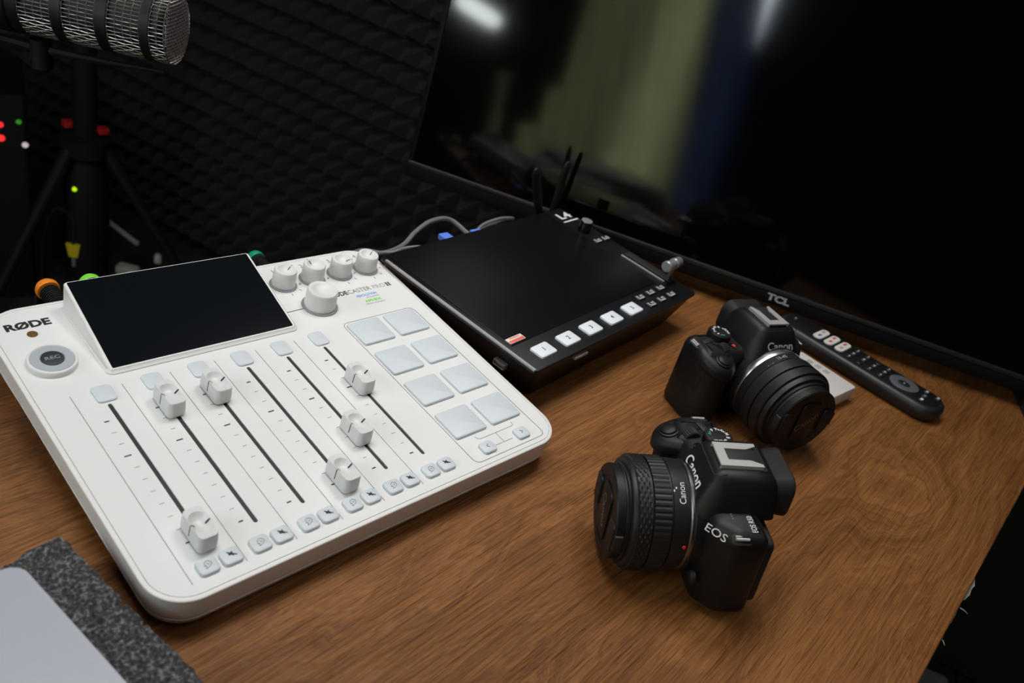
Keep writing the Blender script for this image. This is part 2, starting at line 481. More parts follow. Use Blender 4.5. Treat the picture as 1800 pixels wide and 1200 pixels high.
curtain('curtain', -0.580, -0.325, 'bright beige curtain mirrored in the television next to the blue one', CURT_D, folds=4, off=0.085)
curtain('curtain', -0.760, -0.570, 'dark blue curtain mirrored in the television right of the bright one', CURT_B, folds=3, off=0.08)
def window(n, t0, t1, power, col):
    p = E1 * (WB + 0.006) + E2 * ((t0 + t1) / 2)
    fr = BM(); W = t1 - t0; z0, z1 = FLOORZ + 0.10, CUR_TOP - 0.05
    for x0, x1, y0, y1 in ((-W / 2, -W / 2 + 0.02, z0, z1), (W / 2 - 0.02, W / 2, z0, z1), (-W / 2 + 0.02, W / 2 - 0.02, z0, z0 + 0.02), (-W / 2 + 0.02, W / 2 - 0.02, z1 - 0.02, z1)):
        box(x0, x1, y0, y1, 0, 0.012, fr)
    o = obj(n, fr, WALLD, smooth=False); o.matrix_world = basis(p, E2, Vector((0, 0, 1)))
    tag(o, kind='structure')
    d = bpy.data.lights.new(n + '_daylight', 'AREA'); d.shape = 'RECTANGLE'; d.size = W - 0.05; d.size_y = z1 - z0 - 0.05
    d.energy = power; d.color = col
    lo = bpy.data.objects.new(n + '_daylight', d); COL.objects.link(lo)
    q = E1 * (WB + 0.02) + E2 * ((t0 + t1) / 2); lo.location = (q.x, q.y, (z0 + z1) / 2)
    lo.rotation_euler = E1.to_track_quat('-Z', 'Y').to_euler()
    return o
WARM = (1.0, 1.0, 0.88)
window('window_1', -0.31, 0.10, 22.0, WARM)
window('window_2', -0.56, -0.33, 36.0, WARM)
window('added_window', -0.75, -0.58, 12.0, (0.8, 0.9, 1.0))  # window and its light added only to backlight the blue curtain

# studio lamp behind the photographer (seen as a reflection)
st = thing('studio_lamp', 'black studio lamp on a stand with a glowing tube, mirrored in the television', 'lamp', (-0.8417, -0.1820, FLOORZ), (0, 0, RA))
obj('pole', tube([(0, 0, 0.03), (0, 0, 0.84)], 0.026, 12), STANDB, st)
for k in range(3):
    a = 2 * PI * k / 3 + 0.4
    obj('leg', tube([(0, 0, 0.22), (0.22 * math.cos(a), 0.22 * math.sin(a), 0.008)], 0.008, 8), STANDB, st)
bm = BM(); slab(0.10, 0.20, 0.03, 0.91, 1.20, 0.01, 4, 0, -0.005, bm); slab(0.08, 0.11, 0.02, 0.80, 0.91, 0.01, 4, 0, -0.02, bm)
obj('housing', bm, STANDB, st)
obj('lamp_arm', tube([(-0.03, 0.08, 1.02), (-0.04, 0.225, 1.045)], 0.008, 8), STANDB, st)
tb_ = obj('glowing_tube', lathe([(0.006, -0.066), (0.018, -0.058), (0.021, -0.03), (0.021, 0.03), (0.018, 0.058), (0.006, 0.066)], 20), TUBE, st, (-0.002, 0.167, 1.035))
tb_.rotation_euler = Vector((0, 1, 0.22)).to_track_quat('Z', 'Y').to_euler()

# ------------------------------------------------------------------ desk
DESK_A = R(4)
desk = thing('desk', 'brown wood-grain desk under the mixer, cameras and television', 'desk', (0, 0, FLOORZ), (0, 0, DESK_A))
DX0, DX1, DY0, DY1 = -0.36, 1.03, -0.4385, 0.128
bm = BM(); rrl(bm, DX1 - DX0, DY1 - DY0, 0.004, [(0.0006, -0.0012), (0.0, -0.0006), (0.0006, 0.0)], 3, (DX0 + DX1) / 2, (DY0 + DY1) / 2)
obj('veneer_top', bm, WOOD, desk, (0, 0, -FLOORZ))
bm = BM(); box(DX0 + 0.001, DX1 - 0.001, DY0 + 0.0012, DY1 - 0.001, -0.026, -0.0012, bm)
tag(obj('board', bm, EDGEB, desk, (0, 0, -FLOORZ), smooth=False), 'dark edge band below the veneer')
for k, (x0, ln, dp) in enumerate(((0.369, 0.012, 0.0012), (0.387, 0.030, 0.0016), (0.424, 0.044, 0.0034))):
    bm = BM(); nn = 12; a = []; b = []; c = []
    for i in range(nn + 1):
        u = i / nn; x = x0 + ln * u
        dd = dp * (math.sin(PI * u) ** 0.7 if 0 < u < 1 else 0) * (0.75 + 0.4 * random.random()) + 0.0003
        a.append(bm.verts.new((x, DY0 + 0.0012, -0.0022))); b.append(bm.verts.new((x, DY0 + 0.0008 - dd, -0.0040))); c.append(bm.verts.new((x, DY0 + 0.0012, -0.0085)))
    for i in range(nn):
        bm.faces.new((a[i], a[i + 1], b[i + 1], b[i])); bm.faces.new((b[i], b[i + 1], c[i + 1], c[i]))
    tag(obj('chipped_edge', bm, CORE, desk, (0, 0, -FLOORZ), smooth=False), 'frayed pale chip where the edge band has torn')
for (x, y, dx, dy) in ((0.417, DY0 - 0.001, 0.002, -0.0065), (0.372, DY0, -0.002, -0.004)):
    tag(obj('splinter', tube([(x, y, -0.004), (x + dx * 0.6, y + dy * 0.5, -0.0045), (x + dx, y + dy, -0.006)], [0.0006, 0.0005, 0.0002], 5), CORE, desk, (0, 0, -FLOORZ)), 'pale splinter sticking out of the torn edge')
for x in (DX0 + 0.06, DX1 - 0.06):
    for y in (DY0 + 0.06, DY1 - 0.05):
        bm = BM(); slab(0.04, 0.04, 0.004, 0.0, -FLOORZ - 0.026, 0.001, 2, x, y, bm)
        obj('leg', bm, STANDB, desk)

# ------------------------------------------------------------------ audio mixer
U = 0.031
TAU = R(5)
MIX_O = Vector((0, 0, 0.025 + 0.147 * math.sin(TAU)))
mixer = thing('audio_mixer', 'white podcast mixing console with tilted dark screen, faders and pads', 'mixer', (0, 0, 0))
mixer.location = MIX_O; mixer.rotation_euler = (TAU, 0, 0)
bx0, bx1, by0, by1 = -0.748 * U, 9.13 * U, -4.645 * U, 3.76 * U
BW, BH, BCX, BCY = bx1 - bx0, by1 - by0, (bx0 + bx1) / 2, (by0 + by1) / 2
bm = BM()
rrl(bm, BW, BH, 0.024, [(0.0042, -0.0160), (0.0016, -0.0160), (0.0011, -0.0155), (0.0006, -0.008), (0.0001, -0.0009), (0.0001, -0.0006), (0.0004, -0.0002), (0.0009, 0.0), (0.0028, 0.0), (0.0029, -0.0008)], 10, BCX, BCY)
obj('upper_shell', bm, WHITE, mixer, ang=22)
bm = BM()
rrl(bm, BW, BH, 0.024, [(0.009, -0.0240), (0.0050, -0.0238), (0.0030, -0.0222), (0.0016, -0.0180), (0.0010, -0.0171), (0.0014, -0.0167), (0.0030, -0.0166), (0.0042, -0.0158)], 10, BCX, BCY)
obj('lower_shell', bm, WHITE, mixer, ang=22)
# rear wedge foot that lifts the console: bottom ring lies on the desk plane
def zdesk(y): return -(MIX_O.z + y * math.sin(TAU)) / math.cos(TAU)
bm = BM(); rings = []
for ins, t in ((0.0075, 0.0), (0.0060, 0.12), (0.0, 1.0)):
    ring = []
    for x, y in rr(BW - 0.006 - 2 * ins, 0.070 - 2 * ins, 0.012, 5, BCX, by1 - 0.002 - 0.035):
        zz = (1 - t) * (zdesk(y) + 0.0012) + t * (-0.0235)
        ring.append((x, y, zz))
    rings.append(ring)
loft(bm, rings); obj('rear_foot_block', bm, WHITE, mixer)
for x in (bx0 + 0.03, bx1 - 0.03):
    for y in (by0 + 0.02, by1 - 0.025):
        bm = BM(); zt = -0.0240 if y < 0 else zdesk(y) + 0.002
        ring0 = [(x + 0.007 * math.cos(a * PI / 8), y + 0.007 * math.sin(a * PI / 8), zdesk(y + 0.007 * math.sin(a * PI / 8)) + 0.0001) for a in range(16)]
        ring1 = [(px, py, zt) for px, py, _ in ring0]
        loft(bm, [ring0, ring1]); obj('rubber_foot', bm, BLACKR, mixer)
# face plate with fader slots cut through
SY0, SY1 = -3.65, 0.27
bm = BM()
def loop(pts, z):
    vs = [bm.verts.new((x, y, z)) for x, y in pts]
    return vs, [bm.edges.new((vs[i], vs[(i + 1) % len(vs)])) for i in range(len(vs))]
outer = rr(BW - 2 * 0.0032, BH - 2 * 0.0032, 0.0205, 10, BCX, BCY)
holes = [rr(0.0027, (SY1 - SY0) * U, 0.00134, 4, (i + 0.5) * U, (SY0 + SY1) / 2 * U) for i in range(6)]
for z in (0.00012,):
    edges = []; loops = []
    for pts in [outer] + holes:
        vs, es = loop(pts, z); loops.append(vs); edges += es
    bmesh.ops.triangle_fill(bm, use_beauty=True, edges=edges)
    for vs in loops:
        dn = [bm.verts.new((v.co.x, v.co.y, z - 0.0018)) for v in vs]
        for i in range(len(vs)):
            bm.faces.new((vs[i], vs[(i + 1) % len(vs)], dn[(i + 1) % len(dn)], dn[i]))
obj('faceplate', bm, WHITE_PANEL, mixer, ang=20)
PZ = 0.00014
for i in range(6):
    bm = BM(); box((i + 0.5) * U - 0.0022, (i + 0.5) * U + 0.0022, SY0 * U - 0.001, SY1 * U + 0.001, -0.00075, -0.0005, bm)
    obj('fader_slot', bm, SLOTM, mixer, smooth=False)
    # metal glints of the track inside the slot
for i in range(6):
    bm = BM(); line2(bm, ((i - 0.062) * U, -4.333 * U), ((i - 0.062) * U, 0.723 * U), 0.00028, PZ)
    obj('channel_line', bm, INKG, mixer, smooth=False)
bm = BM(); bmt = BM()
for i in range(6):
    for k in range(11):
        y = (-0.185 - 0.3316 * k) * U
        if k in (0, 10): line2(bm, ((i + 0.265 - 0.045) * U, y), ((i + 0.265 + 0.045) * U, y), 0.0009, PZ)
        elif k == 3: line2(bm, ((i + 0.236 - 0.065) * U, y), ((i + 0.236 + 0.065) * U, y), 0.0009, PZ)
        else: line2(bmt, ((i + 0.262 - 0.045) * U, y), ((i + 0.262 + 0.045) * U, y), 0.00025, PZ)
tag(obj('scale_marks', bm, INK, mixer, smooth=False), 'bold black level marks beside the faders')
tag(obj('scale_ticks', bmt, INKG, mixer, smooth=False), 'thin grey level ticks beside the faders')

# fader caps
CAPWID, CAPLEN, CAPH = 0.0121, 0.0238, 0.0120
def cap_bm():
    bm = BM(); W, L, H = CAPWID, CAPLEN, CAPH
    def body(sx, sy, z, rad): return [(x, y, z) for x, y in rr(W * sx, L * sy, rad, 6)]
    rings = [body(0.94, 0.96, 0.0005, 0.0030), body(0.985, 0.985, 0.0012, 0.0033), body(1.0, 1.0, 0.005, 0.0034), body(0.95, 0.975, H - 0.0010, 0.0034), body(0.93, 0.965, H - 0.0003, 0.0032), body(0.89, 0.945, H, 0.0030),
             body(0.84, 0.66, H - 0.0001, W * 0.40), body(0.78, 0.62, H - 0.0006, W * 0.38), body(0.66, 0.53, H - 0.0017, W * 0.32), body(0.50, 0.42, H - 0.0026, W * 0.24), body(0.30, 0.27, H - 0.0032, W * 0.14), body(0.10, 0.10, H - 0.0034, W * 0.04)]
    loft(bm, rings)
    return bm
def capline_bm():
    bm = BM(); W, H = CAPWID, CAPH
    prof = [(-0.505 * W, 0.0040), (-0.49 * W, 0.008), (-0.479 * W, H - 0.0009), (-0.452 * W, H + 0.00012), (-0.36 * W, H - 0.0006), (-0.27 * W, H - 0.0018)]
    for (xa, za), (xb, zb) in zip(prof[:-1], prof[1:]):
        loft(bm, [[(xa, -0.0004, za), (xa, 0.0004, za), (xa + 0.0003, 0.0004, za - 0.0002), (xa + 0.0003, -0.0004, za - 0.0002)], [(xb, -0.0004, zb), (xb, 0.0004, zb), (xb + 0.0003, 0.0004, zb - 0.0002), (xb + 0.0003, -0.0004, zb - 0.0002)]])
    box(0.36 * W, 0.46 * W, -0.0004, 0.0004, H - 0.0012, H + 0.00012, bm)
    loft(bm, [[(xa, -0.0004, za), (xa, 0.0004, za), (xa, 0.0004, za - 0.0006), (xa, -0.0004, za - 0.0006)] for xa, za in ((0.24 * W, H - 0.0020), (0.38 * W, H - 0.0002))])
    return bm
cap0 = None
for i, y in enumerate((-3.50, -0.26, -0.26, -3.51, -2.54, -1.23)):
    if cap0 is None:
        cap0 = obj('fader_cap', cap_bm(), CAPW, mixer, ang=40)
        ln = obj('indicator_line', capline_bm(), INK, cap0, smooth=False); c = cap0
    else:
        c = copy_tree(cap0)
    c.location = ((i + 0.47) * U, (y + 0.03) * U, 0.0002)
    bm = BM(); box(-0.0012, 0.0012, -0.004, 0.004, -0.0007, 0.0012, bm); o = obj('fader_stem', bm, SLOTM, c, smooth=False)

# rubber buttons: rounded squares with chamfered shoulders
def button(name, w, h, z, x, y, m, r=0.0028, parent=None):
    bm = BM(); rrl(bm, w, h, r, [(0.0, 0.0), (0.0, z * 0.55), (0.0004, z * 0.85), (0.0013, z)], 4)
    return obj(name, bm, m, parent or mixer, (x, y, 0.0001))
b0 = None
for i in range(6):
    if b0 is None: b = b0 = button('channel_button', 0.0122, 0.0150, 0.0016, 0, 0, RUBBERW)
    else: b = b0.copy(); COL.objects.link(b)
    b.location = ((i + 0.52) * U, 0.565 * U, 0.0001)
p0 = None
for r_ in range(4):
    for c_ in range(2):
        if p0 is None: b = p0 = button('sound_pad', 0.0295, 0.0268, 0.0022, 0, 0, RUBBERW, 0.0022)
        else: b = p0.copy(); COL.objects.link(b)
        b.location = ((6.93 + c_ * 1.125) * U, (0.35 - r_ * 1.19) * U, 0.0001)
h0 = q0 = None
for i in range(6):
    if h0 is None:
        h0 = button('cue_button', 0.0114, 0.0108, 0.0022, 0, 0, RUBBERW)
        bm = BM()
        for k in range(11):
            a0, a1 = R(-70 + 26 * k), R(-70 + 26 * (k + 1))
            line2(bm, (0.0019 * math.cos(a0), 0.0019 * math.sin(a0)), (0.0019 * math.cos(a1), 0.0019 * math.sin(a1)), 0.0003, 0.0022)
        polyline(bm, [(0.0006, -0.0018), (-0.0022, -0.0028), (-0.0012, -0.0012), (-0.0026, -0.0008)], 0.0003, 0.0022)
        polyline(bm, [(-0.0006, 0.0006), (0.0002, -0.0008), (0.0008, 0.0004)], 0.0002, 0.0022)
        obj('headphone_icon', bm, INKG, h0, (0.0004, 0.0006, 0), smooth=False); b = h0
        q0 = button('mute_button', 0.0114, 0.0108, 0.0022, 0, 0, RUBBERW)
        bm = BM(); quad(bm, [(-0.0018, -0.0007, 0.0022), (-0.0006, -0.0007, 0.0022), (0.0008, -0.0018, 0.0022), (0.0008, 0.0018, 0.0022), (-0.0006, 0.0007, 0.0022), (-0.0018, 0.0007, 0.0022)])
        line2(bm, (-0.0022, 0.0018), (0.0022, -0.0018), 0.0004, 0.0023); line2(bm, (-0.0019, 0.0020), (0.0025, -0.0016), 0.00025, 0.00225)
        obj('mute_icon', bm, INK, q0, (0.0004, 0.0006, 0), smooth=False); b2 = q0
    else:
        b = copy_tree(h0); b2 = copy_tree(q0)
    b.location = ((i + 0.30) * U, -4.125 * U, 0.0001); b2.location = ((i + 0.735) * U, -4.125 * U, 0.0001)
for s, x in (('<', 6.96), ('>', 8.06)):
    b = button('bank_button', 0.0122, 0.0104, 0.0022, x * U, -4.15 * U, RUBBERW)
    bm = BM(); d = 1 if s == '>' else -1
    polyline(bm, [(-0.0008 * d, 0.0015), (0.0009 * d, 0.0), (-0.0008 * d, -0.0015)], 0.0004, 0.0022)
    obj('arrow_icon', bm, INK, b, (0, 0.0004, 0), smooth=False)
# printed frame round the pads and bracket
bm = BM(); fr = rr((8.64 - 6.40) * U, (0.87 + 4.42) * U, 0.005, 5, 7.52 * U, -1.775 * U); polyline(bm, [Vector(p) for p in fr + fr[:1]], 0.0004, PZ)
obj('pad_frame_line', bm, INKG, mixer, smooth=False)
bm = BM(); V2 = lambda x, y: Vector((x * U, y * U))
polyline(bm, [V2(6.93, -3.74), V2(6.95, -3.82), V2(7.02, -3.85), V2(8.02, -3.85), V2(8.09, -3.82), V2(8.10, -3.74)], 0.0003, PZ)
polyline(bm, [V2(7.49, -3.85), V2(7.49, -4.17)], 0.0003, PZ); polyline(bm, [V2(7.22, -4.17), V2(7.76, -4.17)], 0.0003, PZ)
obj('bank_bracket_line', bm, INKG, mixer, smooth=False)
bm = BM(); line2(bm, V2(5.30, 1.73), V2(5.95, 1.75), 0.0006, PZ); obj('headphone_line', bm, INK, mixer, smooth=False)

# touch screen hump
bm = BM()
yr, yf, xl, xr = 3.53 * U, 1.03 * U, 0.80 * U, 5.30 * U
base = rr(xr - xl, yr - yf, 0.005, 6, (xl + xr) / 2, (yr + yf) / 2)
def hz(y): return 0.0030 + (y - 1.10 * U) / (2.42 * U) * 0.0170
rings = [[(x, y, 0.0) for x, y in base], [(x, y, 0.0009) for x, y in base]]
b2 = rr(xr - xl - 0.0014, yr - yf - 0.0012, 0.005, 6, (xl + xr) / 2, (yr + yf) / 2 + 0.0003)
rings.append([(x, y, 0.0016) for x, y in b2])
tx0, tx1, ty0, ty1 = 0.86 * U, 5.22 * U, 1.085 * U, 3.525 * U
t1 = rr(tx1 - tx0, ty1 - ty0, 0.0022, 6, (tx0 + tx1) / 2, (ty0 + ty1) / 2)
rings.append([(x, y, max(hz(y) - 0.0008, 0.0017)) for x, y in t1])
t2 = rr(tx1 - tx0 - 0.0012, ty1 - ty0 - 0.001, 0.002, 6, (tx0 + tx1) / 2, (ty0 + ty1) / 2)
rings.append([(x, y, hz(y)) for x, y in t2])
loft(bm, rings); hump = obj('screen_housing', bm, WHITE, mixer, ang=30)
gx0, gx1, gy0, gy1 = 0.925 * U, 5.155 * U, 1.13 * U, 3.49 * U
bm = BM(); g = rr(gx1 - gx0, gy1 - gy0, 0.0008, 3, (gx0 + gx1) / 2, (gy0 + gy1) / 2)
loft(bm, [[(x, y, hz(y) - 0.0003) for x, y in g], [(x, y, hz(y) + 0.00025) for x, y in g]])
obj('touch_screen', bm, SCREEN, hump)

# rotary knobs
def knob_parts(parent, r, h, rring, loc, ang, big=False):
    n = 48
    ring = obj('knob_base_ring', lathe([(rring, 0.0), (rring, 0.0006), (rring - 0.0006, 0.0011)], 40), GREYW, parent, loc)
    prof = [(r * 1.0, 0.0011), (r * 1.0, 0.0018), (r * 0.975, h * 0.6), (r * 0.95, h - 0.0008), (r * 0.90, h - 0.0001), (r * 0.70, h), (r * 0.66, h - 0.0003), (r * 0.50, h - 0.0016), (r * 0.28, h - 0.0027), (r * 0.08, h - 0.0031)]
    mod = (lambda i, k: 1 + (0.012 if (i % 2) else -0.012) * (1 if 1 <= k <= 3 else 0))
    kb = obj('knob', lathe(prof, 96 if big else 64, mod=mod), KNOBW, ring, ang=40)
    if not big:
        bm = BM(); loft(bm, [[(0.35 * r, -0.0003, h - 0.0020), (0.35 * r, 0.0003, h - 0.0020), (0.35 * r, 0.00025, h - 0.0027), (0.35 * r, -0.00025, h - 0.0027)], [(0.62 * r, -0.00025, h - 0.0003), (0.62 * r, 0.00025, h - 0.0003), (0.62 * r, 0.00025, h - 0.0008), (0.62 * r, -0.00025, h - 0.0008)], [(0.90 * r, -0.0003, h + 0.0002), (0.86 * r, 0.00025, h + 0.0002), (0.86 * r, 0.00025, h - 0.0003), (0.86 * r, -0.00025, h - 0.0003)]])
        ln = obj('pointer_line', bm, INK, ring, smooth=False); ln.rotation_euler = (0, 0, ang)
    return ring
bmk = BM()
for k, (x, a) in enumerate(((5.90, 25), (6.76, 112), (7.62, -22), (8.47, 25))):
    y = 2.80
    knob_parts(mixer, 0.0092, 0.0150, 0.0109, (x * U, y * U, 0.0001), R(a))
    text(str(k + 1), 0.0062, flat((x - 0.0) * U + (0.04 * U), 3.40 * U, PZ), INKG, mixer, 'number_print')
    for aa in (155, 195, 270, 312, 350, 20):
        c, s = math.cos(R(aa)), math.sin(R(aa))
        line2(bmk, ((x + 0.42 * c) * U, (y + 0.42 * s) * U), ((x + 0.49 * c) * U, (y + 0.49 * s) * U), 0.0006, PZ)
obj('knob_scale_marks', bmk, INKG, mixer, smooth=False)
knob_parts(mixer, 0.0122, 0.0160, 0.0143, (6.30 * U, 1.72 * U, 0.0001), 0, True)

# record button, badge, lettering
rec = obj('record_button', lathe([(0.0145, 0.0), (0.0145, 0.0032), (0.0140, 0.0038), (0.0130, 0.0040), (0.0126, 0.0034)], 56), WHITE, mixer, (0.02 * U, 1.80 * U, 0.0001))
obj('light_ring', lathe([(0.0126, 0.0034), (0.0122, 0.0039), (0.0072, 0.0040), (0.0070, 0.0036)], 48), mat('ring_grey', (0.42, 0.46, 0.50), 0.45), rec)
obj('record_cap', lathe([(0.0068, 0.0034), (0.0066, 0.0042), (0.0058, 0.0044)], 40), mat('record_dark', (0.028, 0.030, 0.036), 0.45), rec)
text('REC', 0.0042, flat(0, 0, 0.00445), PRINTG, rec, 'lettering', width=0.0086)
obj('round_badge', lathe([(0.0032, 0.0), (0.0032, 0.0003)], 28), BRASS, mixer, (0.0, 2.80 * U, 0.0001))
text('RØDE', 0.0094, flat(0.02 * U, 3.12 * U, PZ), INK, mixer, 'brand_lettering', width=0.88 * U, bold=0.00042)
text('RØDE', 0.0070, flat(7.06 * U, 1.975 * U, PZ), INK, mixer, 'model_lettering', width=0.52 * U, bold=0.00022)
text('CASTER', 0.0070, flat(7.70 * U, 1.975 * U, PZ), INKG, mixer, 'model_lettering', width=0.72 * U)
text('PRO', 0.0070, flat(8.34 * U, 1.975 * U, PZ), PRINTG, mixer, 'model_lettering', width=0.40 * U)
text('II', 0.0070, flat(8.66 * U, 1.975 * U, PZ), mat('bronze_ink', (0.10, 0.07, 0.03), 0.4), mixer, 'model_lettering', width=0.13 * U, bold=0.00022)
text('REVOLUTION', 0.0040, flat(7.78 * U, 1.74 * U, PZ), BLUEI, mixer, 'feature_lettering', width=0.62 * U, bold=0.0001)
text('PREAMPS', 0.0022, flat(7.90 * U, 1.625 * U, PZ), INKG, mixer, 'feature_lettering', width=0.40 * U, space=1.5)
text('APHEX', 0.0040, flat(7.82 * U, 1.49 * U, PZ), GREENI, mixer, 'feature_lettering', width=0.54 * U, bold=0.00016)
text('PROCESSING', 0.0022, flat(7.82 * U, 1.37 * U, PZ), INKG, mixer, 'feature_lettering', width=0.58 * U, space=1.3)
# rear sockets
for x in (0.9, 1.75, 2.6, 5.95, 6.8, 7.6):
    o = obj('rear_socket', lathe([(0.010, 0), (0.010, 0.0015), (0.007, 0.0015), (0.007, 0.0005)], 20), BLACKM, mixer, (x * U, by1 - 0.0032, -0.018 - 0.004), (R(-90), 0, 0))
    
# xlr plugs in the back of the mixer (separate things)
def xlr(loc, ringm, label):
    t = thing('xlr_plug', label, 'cable plug', loc, (R(-90) + R(4), 0, 0), 'microphone cable plugs behind the mixer')
    obj('barrel', lathe([(0.0062, 0.0), (0.0074, 0.001), (0.0076, 0.014), (0.0066, 0.0155)], 24), BLACK, t)
    prof = []
    for k in range(8):
        prof += [(0.0066, 0.0155 + k * 0.0021), (0.0066, 0.0165 + k * 0.0021), (0.0056, 0.0167 + k * 0.0021), (0.0056, 0.0174 + k * 0.0021)]
    obj('ribbed_boot', lathe(prof, 24), BLACKR, t, ang=20)
    obj('colour_ring', lathe([(0.0060, 0.0325), (0.0076, 0.0327), (0.0080, 0.0338), (0.0080, 0.0368), (0.0070, 0.0388), (0.004, 0.0392)], 28), ringm, t)
    obj('cable', tube(spline([(0, 0, 0.039), (0, 0.012, 0.052), (0.002, 0.06, 0.060), (0.004, 0.25, 0.066), (0.008, 0.60, 0.072), (0.010, 0.760, 0.075)], 6), 0.0026, 8), BLACKM, t)
    return t
xlr((0.0330, 0.1185, 0.0320), ORANGE, 'black cable plug with orange ring behind the left of the mixer')
xlr((0.0625, 0.1185, 0.0305), LIME, 'cable plug with lime green ring behind the mixer screen')
xlr((0.1985, 0.1185, 0.0275), TEAL, 'cable plug with teal ring behind the right corner of the mixer screen')

# ------------------------------------------------------------------ video switcher
SW = Matrix.Translation((0.2990, -0.0910, 0.0420)) @ Matrix.Rotation(R(5.795), 4, 'Z') @ Matrix.Rotation(R(3.1), 4, 'X')
sw = thing('video_switcher', 'black video switcher with big dark screen and white numbered buttons', 'switcher')
sw.matrix_world = SW
sw_top = SW
LW, LH = 0.272, 0.184
def swz(y): return -(0.042 + y * math.sin(R(3.1))) / math.cos(R(3.1))
bm = BM(); rings = []
for ins, t in ((0.026, 0.0), (0.022, 0.06), (0.0035, 0.86), (0.0008, 0.95)):
    ring = []
    for x, y in rr(LW - 2 * ins * 1.0, LH - 2 * ins * 0.5, 0.006, 4, LW / 2, LH / 2):
        z = (1 - t) * (swz(y) + 0.0015) + t * 0.0
        ring.append((x, y, z))
    rings.append(ring)
loft(bm, rings); obj('body', bm, L4BODY, sw)
for x in (0.045, 0.227):
    for y in (0.03, 0.155):
        bm = BM(); loft(bm, [[(x + 0.006 * math.cos(a * PI / 6), y + 0.006 * math.sin(a * PI / 6), swz(y) + (0.0006 if q == 0 else 0.004)) for a in range(12)] for q in (0, 1)])
        obj('rubber_foot', bm, BLACKR, sw)
bm = BM(); slab(LW, LH, 0.005, -0.004, 0.0, 0.0008, 5, LW / 2, LH / 2, bm); obj('top_plate', bm, L4TOP, sw)
bm = BM(); slab(0.234, 0.150, 0.002, 0.0, 0.0006, 0.0003, 3, 0.007 + 0.117, 0.033 + 0.075, bm); obj('touch_screen', bm, SWSCREEN, sw)
bm = BM(); box(-0.0004, 0.0022, 0.002, 0.176, -0.0006, 0.0008, bm); obj('trim_strip', bm, STRIP, sw, smooth=False)
lb0 = None
for i in range(5):
    x = 0.0290 + i * 0.0346
    b = button('source_button', 0.0212, 0.0148, 0.0022, x, 0.0158, BTNMILK, 0.0024, sw)
    text(str(i + 1), 0.0062, flat(0, 0, 0.00225), INK, b, 'number_print', bold=0.0001)
sb0 = None
for x, y in [(0.196, 0.0245), (0.216, 0.0248), (0.236, 0.0250), (0.197, 0.0115), (0.217, 0.0118), (0.2365, 0.0120), (0.251, 0.116), (0.266, 0.116)]:
    if sb0 is None:
        sb0 = button('function_button', 0.0122, 0.0085, 0.0014, 0, 0, L4TOP, 0.0014, sw)
        bm = BM(); z = 0.0014
        line2(bm, (-0.0050, -0.0022), (-0.0050, 0.0020), 0.0018, z); line2(bm, (-0.0055, -0.0026), (0.0030, -0.0030), 0.0016, z)
        line2(bm, (-0.0012, 0.0), (0.0012, 0.0), 0.0022, z); line2(bm, (0.0026, -0.002), (0.0030, 0.0016), 0.0012, z)
        obj('legend', bm, LEGEND, sb0, (0.001, 0.0004, 0), smooth=False); b = sb0
    else: b = copy_tree(sb0)
    b.location = (x, y, 0.0001); b.rotation_euler = (0, 0, 0)
# logo reading from the side panel
text('L4', 0.0150, flat(0.2595, 0.1690, 0.00012), PRINT, sw, 'model_lettering', width=0.020, bold=0.0004)
bm = BM(); line2(bm, (0.2465, 0.1588), (0.2725, 0.1588), 0.0020, 0.00012); obj('logo_underline', bm, PRINT, sw, smooth=False)
kb = obj('rotary_knob', lathe([(0.0066, 0.0), (0.0066, 0.0105), (0.0062, 0.0118), (0.0050, 0.0122)], 40, mod=lambda i, k: 1 + (0.02 if i % 2 and k < 2 else 0)), BLACKG, sw, (0.2545, 0.1375, 0.0))
obj('knob_highlight', lathe([(0.0062, 0.0119), (0.0060, 0.0126), (0.0048, 0.0128)], 32), mat('knob_highlight_grey', (0.30, 0.30, 0.31), 0.3, 0.3), kb)  # pale grey disc painting the highlight on the black knob's top
bm = BM(); box(0.2522, 0.2543, 0.0300, 0.0850, 0.0, 0.0007, bm); obj('lever_rail', bm, mat('rail_grey', (0.45, 0.43, 0.44), 0.4, 0.3), sw, smooth=False)
bm = BM(); slab(0.012, 0.060, 0.002, 0.0, 0.0012, 0.0003, 3, 0.2635, 0.055, bm); obj('lever_slot', bm, BLACKM, sw)
tb = obj('fade_lever', tube([(0.2600, 0.0300, 0.0), (0.2605, 0.0305, 0.0205)], 0.0024, 12), STEEL, sw)
bar = BM(); Mb = basis((0.2470, 0.0290, 0.0190), (0, 0, 1), (0, 1, 0))
lathe([(0.0050, 0.0), (0.0058, 0.0008), (0.0058, 0.0035), (0.0050, 0.0042), (0.0050, 0.0150), (0.0058, 0.0157), (0.0058, 0.0170), (0.0052, 0.0182), (0.0052, 0.0262), (0.0044, 0.0275)], 28, bar, Matrix.Translation((0.2420, 0.0300, 0.0205)) @ Matrix.Rotation(R(90), 4, 'Y') @ Matrix.Rotation(0, 4, 'Z'))
obj('lever_grip', bar, mat('lever_metal', (0.42, 0.42, 0.43), 0.34, 0.6), tb)
bm = BM(); slab(0.0200, 0.0068, 0.0008, 0.0006, 0.00075, 0.00005, 3, 0.0190, 0.0385, bm); stk = obj('sticker', bm, STICKW, sw)
bm = BM(); slab(0.0188, 0.0030, 0.0004, 0.00075, 0.00085, 0.00003, 2, 0.0190, 0.0369, bm); tag(obj('sticker_band', bm, STICKR, stk), 'red lower band of the sticker')
bm = BM(); line2(bm, (0.0135, 0.0405), (0.0255, 0.0405), 0.0009, 0.00078); tag(obj('sticker_print', bm, STICKR, stk, smooth=False), 'thin red print line')
bm = BM(); box(0.056, 0.075, -0.0012, 0.002, -0.0080, -0.0055, bm, 0.0003); obj('front_tab', bm, STRIP, sw)
